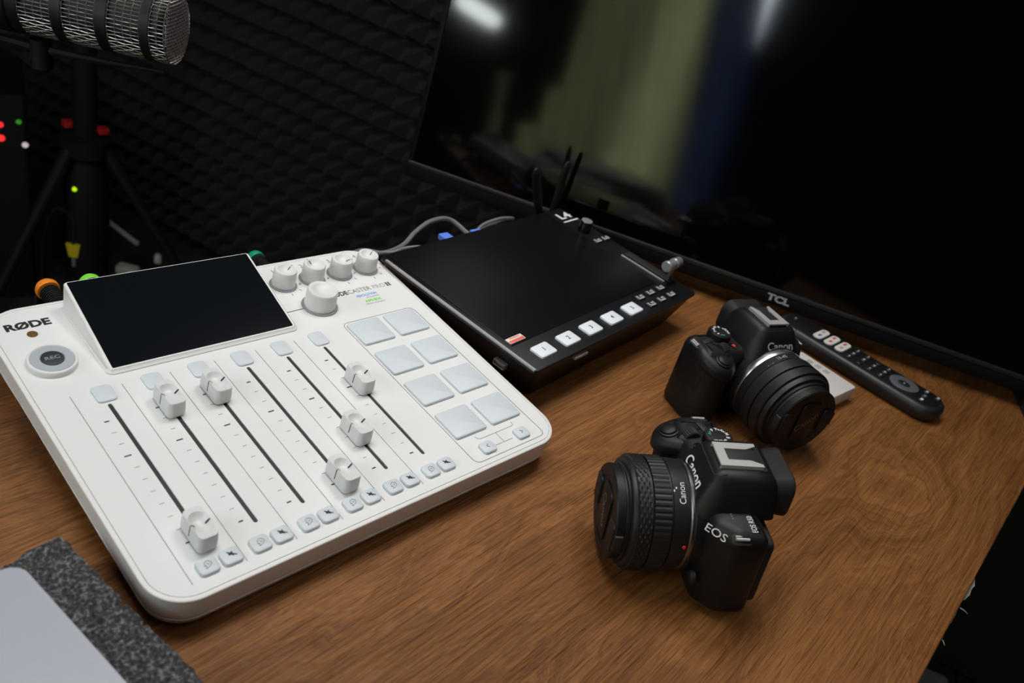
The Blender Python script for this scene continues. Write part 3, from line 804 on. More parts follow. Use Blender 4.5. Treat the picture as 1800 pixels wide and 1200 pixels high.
# usb socket on the left flank
bm = BM(); Mu = Matrix.Translation((0.0060, 0.0300, -0.0180))
for x0, x1, y0, y1, z0, z1 in ((-0.004, 0.001, 0.0, 0.0005, -0.0024, 0.0024), (-0.004, 0.001, 0.0115, 0.012, -0.0024, 0.0024), (-0.004, 0.001, 0.0005, 0.0115, -0.0024, -0.0019), (-0.004, 0.001, 0.0005, 0.0115, 0.0019, 0.0024), (-0.003, 0.001, 0.002, 0.010, -0.0002, 0.0008)):
    box(x0, x1, y0, y1, z0, z1, bm, M=Mu)
obj('usb_socket', bm, SILVER, sw, smooth=False)
# switcher cables
def cable(name, pts, r, m, label, cat='cable', group=None, plug=None):
    o = obj(name, tube(spline(pts, 10), r, 8), m); tag(o, label, cat, group)
    return o
c1 = thing('video_cable', 'grey cable looping out of the back of the black video switcher', 'cable', (0.4200, 0.1200, 0.030))
obj('cord', tube(spline([(0.004, 0.008, 0.004), (-0.008, 0.026, 0.013), (-0.035, 0.024, 0.016), (-0.055, 0.022, 0.008), (-0.072, 0.018, -0.002), (-0.088, 0.026, -0.012), (-0.105, 0.045, -0.018), (-0.115, 0.075, -0.06), (-0.115, 0.08, -0.20)], 10), 0.0024, 8), CABLEG, c1)
bm = BM(); box(-0.026, -0.014, 0.006, 0.020, -0.003, 0.0030, bm, 0.001); tag(obj('connector', bm, BLUEC, c1), 'blue connector shell')
c2 = thing('video_cable', 'second thinner grey cable with blue plug behind the switcher', 'cable', (0.4350, 0.1230, 0.0335))
obj('cord', tube(spline([(0.004, 0.008, 0.0005), (0.02, 0.014, 0.003), (0.045, 0.016, 0.005), (0.07, 0.020, 0.000), (0.080, 0.046, -0.018), (0.075, 0.075, -0.06), (0.07, 0.08, -0.2)], 10), 0.0018, 8), CABLEG, c2)
bm = BM(); box(-0.006, 0.008, -0.001, 0.009, -0.002, 0.0025, bm, 0.0008); tag(obj('connector', bm, BLUEC, c2), 'blue connector shell')
cable('power_cable', [(0.372, 0.118, 0.0290), (0.362, 0.127, 0.0295), (0.345, 0.132, 0.028), (0.332, 0.132, 0.026), (0.318, 0.142, 0.020), (0.308, 0.175, -0.02), (0.306, 0.18, -0.15)], 0.0017, CABLEG, 'short grey lead lying low at the left of the switcher back')

# two paddle antennas on the back edge of the switcher
for (x0, z0, x1, z1, ln) in ((0.2450, -0.012, 0.2060, 0.054, 0.0), (0.2660, -0.012, 0.2640, 0.055, 0.0)):
    a0 = Vector((x0, 0.1885, z0)); a1 = Vector((x1, 0.1885, z1)); d = a1 - a0; hgt = d.length
    bm = BM(); rings = []
    for k, u in enumerate((0.0, 0.12, 0.5, 0.90, 0.97, 1.0)):
        wv = (0.0036, 0.0056, 0.0064, 0.0062, 0.0046, 0.0018)[k]; dv = (0.0028, 0.0028, 0.0026, 0.0024, 0.002, 0.001)[k]
        rings.append([(wv * math.cos(a * PI / 6), dv * math.sin(a * PI / 6), hgt * u) for a in range(12)])
    loft(bm, rings, M=basis(a0, Vector((0, 1, 0)).cross(d), Vector((0, 1, 0)))  @ Matrix.Identity(4) if False else Matrix.Translation(a0) @ Matrix.Rotation(math.atan2(d.x, d.z), 4, 'Y'))
    obj('antenna', bm, BLACKM, sw)

# ------------------------------------------------------------------ television
TVA = R(-61.5)
TU = Vector((math.cos(TVA), math.sin(TVA), 0)); TN = Vector((TU.y, -TU.x, 0))   # TN points to the viewer
TVO = Vector((0.702, -0.115, 0.0))
tv = thing('television', 'large black flat television standing across the right corner of the desk', 'television')
tv.matrix_world = basis(TVO, TU, -TN)     # local x along, y = away from viewer, z up
TW, TH, TZ = 0.945, 0.545, 0.018
def tvbox(x0, x1, z0, z1, y0, y1, bev=0.0):
    bm = BM(); Mx = Matrix(((1, 0, 0, 0), (0, 0, -1, 0), (0, 1, 0, 0), (0, 0, 0, 1)))
    box(x0, x1, z0, z1, -y1, -y0, bm, bev, Mx); return bm
TX0 = -0.470; TX1 = TX0 + TW
obj('rear_case', tvbox(TX0 + 0.004, TX1 - 0.004, TZ + 0.004, TZ + TH - 0.004, 0.006, 0.030, 0.002), TVBEZ, tv)
obj('screen_panel', tvbox(TX0 + 0.006, TX1 - 0.006, TZ + 0.019, TZ + TH - 0.008, 0.0015, 0.006), TVSCR, tv, smooth=False)
bz = obj('bezel', tvbox(TX0, TX1, TZ, TZ + 0.0138, 0.0012, 0.012, 0.0010), BEZD, tv)
obj('bezel_trim', tvbox(TX0, TX1, TZ + 0.0139, TZ + 0.0195, 0.0, 0.012, 0.0012), TVBEZ, tv)  # upper bezel face split off, lighter to imitate the light it catches
for nm, a in (('bezel_side', (TX0, TX0 + 0.0060)), ('bezel_side', (TX1 - 0.0060, TX1))):
    obj(nm, tvbox(a[0], a[1], TZ + 0.0196, TZ + TH, 0.0, 0.012, 0.001), BEZD, tv)
obj('bezel_top', tvbox(TX0 + 0.0066, TX1 - 0.0066, TZ + TH - 0.0085, TZ + TH, 0.0, 0.012, 0.001), TVBEZ, tv)
text('TCL', 0.0105, Matrix.Translation((-0.018, 0.0011, TZ + 0.0082)) @ Matrix.Rotation(R(90), 4, 'X'), PRINTG, bz, 'brand_lettering', width=0.026, bold=0.0005)
def foot(x, y0, y1):
    bm = BM()
    rings = []
    for u in [i / 10 for i in range(11)]:
        y = y0 + (y1 - y0) * u; c = abs((y - 0.012)) / max(abs(y0 - 0.012), abs(y1 - 0.012))
        h = 0.026 * (1 - c) ** 1.2 + 0.004
        wd = 0.010
        rings.append([(x - wd, y, 0.0004), (x + wd, y, 0.0004), (x + wd, y, h * 0.8), (x + wd * 0.6, y, h), (x - wd * 0.6, y, h), (x - wd, y, h * 0.8)])
    loft(bm, rings); return obj('foot', bm, TVBEZ, tv)
foot(-0.285, -0.004, 0.020); foot(0.272, -0.085, 0.085)

TILT = Matrix.Translation((0, 0, TZ)) @ Matrix.Rotation(R(-7), 4, 'X') @ Matrix.Translation((0, 0, -TZ))
for o in tv.children:
    if not o.name.startswith('foot'): o.matrix_local = TILT

# ------------------------------------------------------------------ remote control
rm = thing('remote_control', 'long black television remote with three white app keys', 'remote control', (0.6905, -0.2055, 0.0), (0, 0, R(-1.0)))
bm = BM(); rrl(bm, 0.046, 0.188, 0.021, [(0.007, 0.0003), (0.003, 0.0016), (0.0006, 0.006), (0.0, 0.011), (0.0010, 0.0150), (0.0030, 0.0168), (0.006, 0.0172)], 8)
obj('body', bm, REMB, rm)
bm = BM(); rrl(bm, 0.0345, 0.176, 0.016, [(0, 0.0168), (0.0, 0.0175), (0.0006, 0.0177)], 8); face = obj('faceplate', bm, BLACK, rm)
RZ = 0.0177
bm = BM()
def rb(name, w, h, r, x, y, m, z=0.0012, par=rm):
    bm = BM(); rrl(bm, w, h, r, [(0, 0), (0, z * .6), (0.0005, z)], 4); return obj(name, bm, m, par, (x, y, RZ))
for k, (y, c1_, c2_) in enumerate(((0.0465, 'blue_ink2', 'grey'), (0.0335, 'red', 'red'), (0.0205, 'grey', 'red'))):
    b = rb('app_key', 0.0275, 0.0100, 0.0048, 0.0, y, CARTON, 0.0016)
    col = {'blue_ink2': mat('violet_print', (0.16, 0.14, 0.55), 0.5), 'grey': PRINTG, 'red': mat('pink_print', (0.75, 0.12, 0.12), 0.5)}
    bm = BM(); line2(bm, (-0.0085, -0.0004), (-0.0020, -0.0004), 0.0030, 0.0016); obj('key_print', bm, col[c1_], b, smooth=False)
    bm = BM(); line2(bm, (0.0030, 0.0010), (0.0098, 0.0010), 0.0030, 0.0016); obj('key_print', bm, col[c2_], b, smooth=False)
for r_, y in enumerate((0.0075, -0.0045, -0.0165, -0.0285)):
    for c_ in range(3):
        x = -0.0110 + c_ * 0.0110
        b = rb('key', 0.0078, 0.0066, 0.0028, x, y, REMB)
        if (r_, c_) in ((0, 0), (0, 1), (0, 2), (1, 1), (2, 0), (2, 1), (3, 0), (3, 1), (3, 2), (1, 2)):
            bm = BM(); line2(bm, (-0.0017, 0), (0.0017, 0), 0.0014 if c_ != 1 else 0.0022, 0.0012); obj('key_print', bm, LEGEND, b, smooth=False)
nav = obj('navigation_ring', lathe([(0.0150, 0.0), (0.0150, 0.0010), (0.0142, 0.0015), (0.0066, 0.0012), (0.0062, 0.0006)], 40), NAVR, rm, (0, -0.0500, RZ))
ok = obj('ok_key', lathe([(0.0058, 0.0), (0.0058, 0.0010), (0.0050, 0.0014)], 28), REMB, nav)
bm = BM(); line2(bm, (-0.0010, 0), (0.0010, 0), 0.0016, 0.0014); obj('key_print', bm, LEGEND, ok, smooth=False)
for x, y, m_ in ((-0.0108, -0.0735, PRINT), (0.0, -0.0725, mat('indigo_key', (0.13, 0.14, 0.28), 0.5)), (0.0112, -0.0705, LEGEND), (0.0112, -0.0825, LEGEND)):
    b = rb('key', 0.0078, 0.0066, 0.0028, x, y, REMB)
    bm = BM(); line2(bm, (-0.0022, 0), (0.0022, 0), 0.0026, 0.0012); obj('key_print', bm, m_, b, smooth=False)
b = rb('power_key', 0.0070, 0.0070, 0.0034, 0.002, 0.0800, REMB)
bm = BM(); line2(bm, (-0.0012, 0), (0.0012, 0), 0.0016, 0.0012); obj('key_print', bm, PRINTG, b, smooth=False)

# ------------------------------------------------------------------ small white box
wb = thing('white_device', 'small white box with three grey squares printed on top', 'box', (0.6060, -0.1960, 0.0), (0, 0, R(-4)))
bm = BM(); rrl(bm, 0.054, 0.066, 0.0040, [(0.0030, 0.0004), (0.0014, 0.0010), (0.0, 0.0040), (0.0, 0.0145), (0.0006, 0.0160), (0.0018, 0.0165)], 5); obj('case', bm, CARTON, wb)
for k in range(3):
    bm = BM(); x, y = (0.0165 + 0.0006 * k, 0.0165 - 0.0095 * k); quad(bm, [(x - .0035, y - .0030, .0165), (x + .0035, y - .0030, .0165), (x + .0035, y + .0030, .0165), (x - .0035, y + .0030, .0165)]); obj('printed_square', bm, BOXGREY, wb, smooth=False)

# ------------------------------------------------------------------ photo cameras
def fillet(pts, r, n=4):
    out = []
    L_ = len(pts)
    for i in range(L_):
        p = Vector(pts[i][:2]); a = Vector(pts[i - 1][:2]); b = Vector(pts[(i + 1) % L_][:2])
        rad = pts[i][2] if len(pts[i]) > 2 else r
        da = (a - p); db = (b - p); rad = min(rad, da.length * .45, db.length * .45)
        s = p + da.normalized() * rad; e = p + db.normalized() * rad
        for k in range(n + 1):
            t = k / n
            q = s * (1 - t) ** 2 + p * 2 * t * (1 - t) + e * t * t
            out.append((q.x, q.y))
    return out
def inset_poly(pts, d):
    n = len(pts); out = []
    area_ = sum(pts[i][0] * pts[(i + 1) % n][1] - pts[(i + 1) % n][0] * pts[i][1] for i in range(n))
    sg = 1 if area_ > 0 else -1
    for i in range(n):
        p = Vector(pts[i]); a = Vector(pts[i - 1]); b = Vector(pts[(i + 1) % n])
        t = (b - a)
        if t.length < 1e-9: out.append(pts[i]); continue
        t.normalize(); nrm = Vector((-t.y, t.x)) * sg
        q = p + nrm * d; out.append((q.x, q.y))
    return out
YM = Matrix(((1, 0, 0, 0), (0, 0, 1, 0), (0, 1, 0, 0), (0, 0, 0, 1)))  # unused helper
def lensM(h):  # lathe z axis -> +Y
    return Matrix.Translation((0, 0, h)) @ Matrix.Rotation(R(-90), 4, 'X')

def make_camera(name, label, kind):
    t = thing(name, label, 'camera')
    one = kind == 1
    h = 0.0355; LF = 0.92 if one else 0.94
    # body
    plan = fillet([(-0.046, -0.036, 0.006), (-0.046, -0.016, 0.004), (-0.034, -0.003, 0.005), (0.040, -0.003, 0.003), (0.043, 0.000, 0.003), (0.065, -0.001, 0.006), (0.0665, -0.020, 0.006), (0.065, -0.036, 0.008)], 0.004)
    bm = BM(); rings = []
    for ins, z in ((0.0028, 0.0003), (0.0010, 0.0014), (0.0, 0.004), (0.0, 0.030), (0.0, 0.0525), (0.0012, 0.0575), (0.0040, 0.0605), (0.0080, 0.0615)):
        rings.append([(x, y, z) for x, y in inset_poly(plan, ins)])
    loft(bm, rings); obj('body', bm, BLACK, t)
    # rear screen and its frame
    bm = BM(); slab(0.074, 0.048, 0.004, 0.0, 0.005, 0.0012, 4, bm=bm, M=Matrix.Translation((-0.004, -0.036, 0.029)) @ Matrix.Rotation(R(90), 4, 'X')); obj('rear_screen', bm, BLACKM, t)
    # grip
    bm = BM(); rings = []
    for ins, z, sy in ((0.004, 0.0004, -0.001), (0.0012, 0.0018, 0), (0.0, 0.006, 0), (0.0012, 0.022, 0.000), (0.0022, 0.036, 0.0), (0.0014, 0.046, 0.0005), (0.0012, 0.0505, 0.001)):
        gp = fillet([(0.039, -0.006, 0.003), (0.0420, 0.0065, 0.005), (0.050, 0.0100, 0.007), (0.062, 0.0065, 0.008), (0.0680, -0.008, 0.008), (0.066, -0.020, 0.004), (0.047, -0.020, 0.004)], 0.005)
        rings.append([(x, y + (sy if y > 0 else 0), z) for x, y in inset_poly(gp, ins)])
    loft(bm, rings); obj('grip', bm, BLACKR, t)
    # shutter deck on top of the grip, sloping forward
    dk = fillet([(0.028, -0.012, 0.004), (0.036, -0.006, 0.005), (0.0415, 0.0065, 0.006), (0.050, 0.0120, 0.008), (0.062, 0.0080, 0.009), (0.0682, -0.006, 0.008), (0.0662, -0.030, 0.008), (0.028, -0.034, 0.004)], 0.006)
    def dz(y): return 0.0 if y < -0.012 else -0.26 * (y + 0.012)
    bm = BM(); rings = []
    for ins, z in ((0.0016, 0.0505), (0.0, 0.0525), (0.0, 0.0565), (0.0012, 0.0592), (0.0034, 0.0608), (0.0060, 0.0612)):
        rings.append([(x, y, z + dz(y)) for x, y in inset_poly(dk, ins)])
    loft(bm, rings); obj('shutter_deck', bm, BLACK, t)
    sl = R(-14.5)
    sbn = obj('shutter_button', lathe([(0.0066, 0.0), (0.0066, 0.0012), (0.0056, 0.0016), (0.0052, 0.0012), (0.0050, 0.0024), (0.0040, 0.0030), (0.001, 0.0032)], 32), BLACK, t, (0.0525, 0.0010, 0.0575), (sl, 0, 0))
    # front dial
    obj('front_dial', lathe([(0.0050, -0.0035), (0.0056, -0.0030), (0.0056, 0.0030), (0.0050, 0.0035)], 48, mod=lambda i, k: 1 + (0.03 if i % 2 else -0.03)), BLACKM, t, (0.0455, -0.0115, 0.0595), (0, R(90), R(12)))
    bm = BM(); slab(0.013, 0.005, 0.002, 0, 0.0016, 0.0005, 3, bm=bm); obj('power_switch', bm, BLACKM, t, (0.053, -0.0215, 0.0606), (0, 0, R(20)))
    # mode dial
    md = obj('mode_dial', lathe([(0.0088, 0.0), (0.0092, 0.0006), (0.0092, 0.0062), (0.0086, 0.0070), (0.0076, 0.0072)], 72, mod=lambda i, k: 1 + (0.018 if (i % 2 and 1 <= k <= 2) else 0)), BLACK, t, (0.0390, -0.0265, 0.0600))
    for k, s in enumerate(('A+', 'P', 'Tv', 'Av', 'M', 'B', 'o', 'SCN', '*')):
        a = R(70 - k * 36)
        text(s, 0.0032, flat(0.0058 * math.cos(a), 0.0058 * math.sin(a), 0.00725, a - PI / 2), GREENP if k == 0 else PRINT, md, 'dial_print', bold=0.00008)
    obj('record_key', lathe([(0.0040, 0.0), (0.0040, 0.0012), (0.0032, 0.0015)], 28), BLACKG, t, (0.0330, -0.0135, 0.0605))
    obj('record_dot', lathe([(0.0016, 0.0015), (0.0015, 0.0018)], 18), REDP, t, (0.0330, -0.0135, 0.0605))
    bm = BM(); line2(bm, (-0.0012, 0), (0.0012, 0), 0.0008, 0); obj('mode_mark', bm, PRINT, t, (0.0295, -0.0250, 0.0618), (0, 0, R(60)), smooth=False)
    # viewfinder hump
    bm = BM(); rings = []
    stn = [(-0.0430, 0.0575, 0.0775, 0.0250, 0.0165), (-0.0400, 0.0575, 0.0805, 0.0262, 0.0172), (-0.0300, 0.0575, 0.0818, 0.0268, 0.0172), (-0.0100, 0.0575, 0.0815, 0.0275, 0.0165), (-0.0062, 0.0570, 0.0803, 0.0275, 0.0158), (-0.0020, 0.0560, 0.0735, 0.0270, 0.0168), (0.0035, 0.0530, 0.0640, 0.0262, 0.0190), (0.0045, 0.0500, 0.0610, 0.0255, 0.0190)]
    for y, zb, zt, wb_, wt in stn:
        mid = (wb_ + wt) / 2 + 0.0012
        sec = fillet([(-wb_, zb, 0.0005), (wb_, zb, 0.0005), (mid, (zb + zt) / 2, 0.006), (wt, zt, 0.0040), (-wt, zt, 0.0040), (-mid, (zb + zt) / 2, 0.006)], 0.004, 3)
        rings.append([(x, y, z) for x, z in sec])
    loft(bm, rings); hp = obj('viewfinder_hump', bm, BLACK, t, ang=50)
    # front skirt below hump down to mount
    bm = BM(); lathe([(0.0335, -0.006), (0.0335, 0.0025), (0.0322, 0.0040), (0.029, 0.0042)], 56, bm, lensM(h)); obj('mount_collar', bm, BLACK, t)
    # eyecup
    bm = BM(); rrl(bm, 0.040, 0.0290, 0.009, [(0.003, 0.0), (0.001, 0.004), (0.0, 0.012), (0.0008, 0.0130), (0.003, 0.0142)], 6, M=Matrix.Translation((0, -0.041, 0.0655)) @ Matrix.Rotation(R(90), 4, 'X')); obj('eyecup', bm, BLACKR, t)
    # hot shoe
    z = 0.0817
    bm = BM(); slab(0.0225, 0.0290, 0.0015, z - 0.0018, z, 0.0004, 3, 0, -0.0235, bm); obj('shoe_base', bm, BLACKM, t)
    bm = BM()
    loft(bm, [[(x, y, zz) for x, y in ((-0.0105, -0.0090), (0.0105, -0.0090), (0.0105, -0.0350), (0.0082, -0.0350), (0.0050, -0.0285), (0.0050, -0.0148), (-0.0050, -0.0148), (-0.0050, -0.0285), (-0.0082, -0.0350), (-0.0105, -0.0350))] for zz in (z + 0.0012, z + 0.0024)])
    obj('shoe_rails', bm, SHOE, t, smooth=False)
    bm = BM(); box(-0.0105, -0.0090, -0.035, -0.009, z - 0.0005, z + 0.0012, bm); box(0.0090, 0.0105, -0.035, -0.009, z - 0.0005, z + 0.0012, bm); obj('shoe_wall', bm, SHOE, t, smooth=False)
    bm = BM(); slab(0.0118, 0.0185, 0.0008, z, z + 0.0018, 0.0003, 3, 0, -0.0245, bm); obj('shoe_cover', bm, BLACKM, t)
    # flash hump seam
    bm = BM(); fr_ = rr(0.031, 0.0085, 0.001, 3, 0, -0.0042); polyline(bm, [Vector(p) for p in fr_[:]], 0.0004, 0.0); 
    obj('seam', bm, INK, hp, (0, -0.0035, 0.0812), smooth=False)
    # lettering on the hump's front slope
    Mf = basis((0, -0.0010, 0.0722), (-1, 0, 0), (0, -0.0042, 0.0085))
    text('Canon', 0.0092, basis((0, 0.00095, 0.06925), (-1, 0, 0), (0, -0.0055, 0.0095)) @ Matrix.Translation((0, 0, 0.0003)), PRINT if one else PRINTG, hp, 'brand_lettering', width=0.0265, bold=0.00012)
    # strap lugs
    for sx, x in ((-1, -0.0428), (1, 0.0640)):
        bm = BM(); slab(0.0065, 0.0125, 0.0025, 0, 0.0006, 0.0002, 4, bm=bm); rc = obj('lug_recess', bm, BLACKM, t, (x, -0.0185 if sx < 0 else -0.0215, 0.0578 if sx < 0 else 0.0595), (0, sx * R(32 if sx < 0 else 20), 0))
        bm = BM(); tube([(0, -0.0040, 0.0012), (0, 0.0040, 0.0012)], 0.0009, 8, bm); tube([(0.0016, -0.0040, 0.0010), (0.0016, 0.0040, 0.0010)], 0.0006, 8, bm); obj('strap_lug', bm, SHOE, rc)
    # model lettering on the left shoulder
    if one:
        text('EOS R50', 0.0048, basis((-0.0340, -0.0265, 0.0616), (1, 0, 0), (0, 1, 0)), PRINT, t, 'model_lettering', width=0.0128)
        text('EOS', 0.0066, basis((-0.0370, -0.0053, 0.0566), (-0.68, -0.72, -0.06), (0.30, -0.30, 0.9)), PRINT, t, 'model_lettering', width=0.0132)
        bm = BM()
        for k in range(4): lathe([(0.0005, 0), (0.0005, 0.0001)], 8, bm, Matrix.Translation((-0.030 + 0.0018 * k, -0.016, 0.0616)))
        obj('speaker_holes', bm, INKG, t, smooth=False)
        obj('lens_release', lathe([(0.0040, 0), (0.0040, 0.002), (0.003, 0.0028)], 20), BLACKM, t, (-0.036, -0.002, 0.020), (R(-90), 0, 0))
    # lens
    Lm = lensM(h) @ Matrix.Diagonal((1, 1, LF, 1))
    lens = obj('lens_barrel', lathe([(0.0315, 0.0042), (0.0325, 0.0062), (0.0325, 0.0068), (0.0328, 0.0070), (0.0334, 0.0125), (0.0336, 0.0175), (0.0330, 0.0178), (0.0330, 0.0415), (0.0322, 0.0430), (0.0290, 0.0434), (0.0270, 0.0430)] if one else [(0.0315, 0.0042), (0.0325, 0.0062), (0.0328, 0.0070), (0.0336, 0.0175), (0.0330, 0.0178), (0.0330, 0.0400), (0.0318, 0.0440), (0.0290, 0.0452), (0.0270, 0.0450)], 72, M=Lm), LENSB, t)
    obj('mount_ring', lathe([(0.0310, 0.0022), (0.0326, 0.0026), (0.0331, 0.0036), (0.0331, 0.0052 if one else 0.0090), (0.0322, 0.0062 if one else 0.0105)], 64, M=Lm), MOUNTM if not one else STEEL, lens)
    if one:
        obj('zoom_ring', lathe([(0.0331, 0.0188), (0.0342, 0.0192), (0.0342, 0.0300), (0.0331, 0.0304)], 180, M=Lm, mod=lambda i, k: 1 + (0.012 if (i % 3) and k in (1, 2) else 0)), LENSB, lens, ang=20)
        nk = 144; prof = [(0.0331, 0.0314)] + [(0.0341, 0.0317 + 0.00083 * j) for j in range(11)] + [(0.0331, 0.0404)]
        obj('control_ring', lathe(prof, nk, M=Lm, mod=lambda i, k: 1 + (0.020 if ((i + k) % 4 in (0,) or (i - k) % 4 in (0,)) and 0 < k < 12 else 0)), LENSB, lens, ang=10)
    else:
        obj('zoom_ring', lathe([(0.0331, 0.0190), (0.0345, 0.0194), (0.0345, 0.0290), (0.0331, 0.0294)], 120, M=Lm, mod=lambda i, k: 1 + (0.006 if (i % 2) and k in (1, 2) else 0)), LENSB, lens, ang=20)
        obj('control_ring', lathe([(0.0331, 0.0310), (0.0349, 0.0314), (0.0349, 0.0395), (0.0335, 0.0402)], 72, M=Lm), LENSB, lens)
    obj('front_ring', lathe([(0.0295, 0.0428 if one else 0.0448), (0.0295, 0.0472 if not one else 0.0446), (0.0285, 0.0478 if not one else 0.0452), (0.0283, 0.0500 if not one else 0.0464), (0.0275, 0.0504 if not one else 0.0468)], 64, M=Lm), BLACK, lens)
    if one: Lm = lensM(h) @ Matrix.Translation((0, 0, -0.0034)) @ Matrix.Diagonal((1, 1, LF, 1))
    cap = BM()
    lathe([(0.0276, 0.0500), (0.0284, 0.0504), (0.0284, 0.0552), (0.0276, 0.0562), (0.0215, 0.0564), (0.0208, 0.0556)], 64, cap, Lm)
    cp = obj('lens_cap', cap, BLACK, t)
    bm = BM(); slab(0.0190, 0.0350, 0.004, 0.0550, 0.0570, 0.0005, 4, bm=bm, M=Lm); obj('cap_plate', bm, BLACK, cp)
    for s in (-1, 1):
        bm = BM(); slab(0.0105, 0.0200, 0.002, 0.0548, 0.0572, 0.0006, 3, s * 0.0205, 0, bm, Lm); obj('cap_tab', bm, BLACKM, cp)
        bm = BM(); slab(0.0040, 0.0120, 0.0008, 0.0505, 0.0560, 0.0004, 2, s * 0.0272, 0, bm, Lm); obj('cap_latch', bm, BLACKM, cp)
    text('Canon', 0.0085, basis((0, 0.05705 * LF, h), (-0.80, 0, 0.60), (0.60, 0, 0.80)) if not one else basis((0, 0.05705 * LF - 0.0034, h), (-0.34, 0, -0.94), (-0.94, 0, 0.34)), CAPINK, cp, 'brand_lettering', width=0.0220)
    # marks on the barrel
    def on_barrel(phi, y, r, rot90=False):
        nrm = Vector((math.sin(phi), 0, math.cos(phi))); tg = Vector((math.cos(phi), 0, -math.sin(phi)))
        o_ = Vector((0, y * LF, h)) + nrm * (r + 0.0001)
        return basis(o_, tg, Vector((0, 1, 0))) if not rot90 else basis(o_, -tg, Vector((0, -1, 0)))
    text('Canon', 0.0056, on_barrel(R(-27), 0.0118, 0.0335), PRINT, lens, 'brand_lettering', width=0.0130)
    dotm = BM(); lathe([(0.0011, 0), (0.0010, 0.0005)], 14, dotm, on_barrel(R(-82), 0.0088, 0.0331)); obj('index_dot', dotm, REDP, lens)
    bm = BM()
    for ph, y in ((-25, 0.0170), (-22, 0.0155)):
        Mx = on_barrel(R(ph), y, 0.0336); loft(bm, [[Mx @ Vector(p) for p in ((-.0006, -.0004, q), (.0006, -.0004, q), (.0006, .0004, q), (-.0006, .0004, q))] for q in (0, 0.0001)])
    obj('zoom_mark', bm, PRINT, lens, smooth=False)
    if not one:
        text('15-45', 0.0042, on_barrel(R(14), 0.0140, 0.0335, True), PRINTG, lens, 'lens_lettering')
        text('-   -', 0.0036, on_barrel(R(34), 0.0160, 0.0336, True), PRINTG, lens, 'zoom_mark')
    return t
def place(t, x, y, yaw, pitch, s):
    t.matrix_world = Matrix.Translation((x, y, 0)) @ Matrix.Rotation(R(yaw), 4, 'Z') @ Matrix.Rotation(R(pitch), 4, 'X') @ Matrix.Scale(s, 4)
ca = make_camera('photo_camera', 'nearest black camera, side on, lens capped and pointing left', 1)
place(ca, 0.2780, -0.2550, 50, -6, 1.078)
ca.location.z = 0.0035
cb = make_camera('photo_camera', 'black camera behind the other one, front towards viewer, silver ring behind its lens', 2)
place(cb, 0.4945, -0.1890, 160, 0, 1.09)

# ------------------------------------------------------------------ grey foam block and laptop
FA = R(9)
fo = thing('foam_block', 'rough dark grey foam block under the laptop at the left', 'foam block', (-0.0430, -0.0720, 0.0), (0, 0, FA))
bm = BM(); nx, ny = 150, 110; W_, D_, H_ = 0.30, 0.22, 0.030
def fz(x, y):
    e = noise.fractal(Vector((x * 260, y * 260, 3)), 0.9, 2.0, 4) * 0.0017 + noise.noise(Vector((x * 45, y * 45, 1))) * 0.0012
    cr_ = abs(noise.noise(Vector((x * 38 + 7, y * 55, 9))))
    if cr_ < 0.07 and noise.noise(Vector((x * 24, y * 24, 5))) > 0.10: e -= 0.006 * (1 - cr_ / 0.07)
    return H_ - 0.0012 + e
grid = []
for i in range(nx + 1):
    col = []
    for j in range(ny + 1):
        u = (i / nx) ** 1.6; v = (j / ny) ** 1.4
        x, y = -W_ * u, -D_ * v
        ex = noise.noise(Vector((x * 60, y * 60, 2))) * 0.0026 + noise.noise(Vector((x * 240, y * 240, 6))) * 0.0012
        if i == 0: x += ex * 0.8
        if j == 0: y += ex + abs(noise.noise(Vector((x * 120, 0, 4)))) * -0.002
        z = fz(x, y)
        if i == 0 or j == 0: z -= 0.0018
        col.append(bm.verts.new((x, y, z)))
    grid.append(col)
for i in range(nx):
    for j in range(ny): bm.faces.new((grid[i][j], grid[i + 1][j], grid[i + 1][j + 1], grid[i][j + 1]))
rim = [grid[i][0] for i in range(nx + 1)] + [grid[nx][j] for j in range(1, ny + 1)] + [grid[i][ny] for i in range(nx - 1, -1, -1)] + [grid[0][j] for j in range(ny - 1, 0, -1)]
mid = [bm.verts.new((v.co.x * 1.0 + noise.noise(v.co * 90) * 0.0015, v.co.y + noise.noise(v.co * 70) * 0.0015, 0.014)) for v in rim]
low = [bm.verts.new((v.co.x, v.co.y, 0.0004)) for v in rim]
for a, b in ((rim, mid), (mid, low)):
    for k in range(len(rim)): bm.faces.new((a[k], a[(k + 1) % len(rim)], b[(k + 1) % len(rim)], b[k]))
bm.faces.new(low)
obj('sponge', bm, FOAMBLOCK, fo, ang=180)
lp = thing('laptop', 'closed silver laptop lying on the grey foam block', 'laptop', (-0.0690, -0.0930, 0.0318), (0, 0, R(8.3)))
bm = BM(); slab(0.31, 0.215, 0.009, 0.0002, 0.0080, 0.0010, 6, -0.155, -0.1075, bm); obj('base', bm, LAPEDGE, lp)
bm = BM(); slab(0.31, 0.215, 0.009, 0.0085, 0.0128, 0.0009, 6, -0.155, -0.1075, bm); obj('lid', bm, ALU, lp)

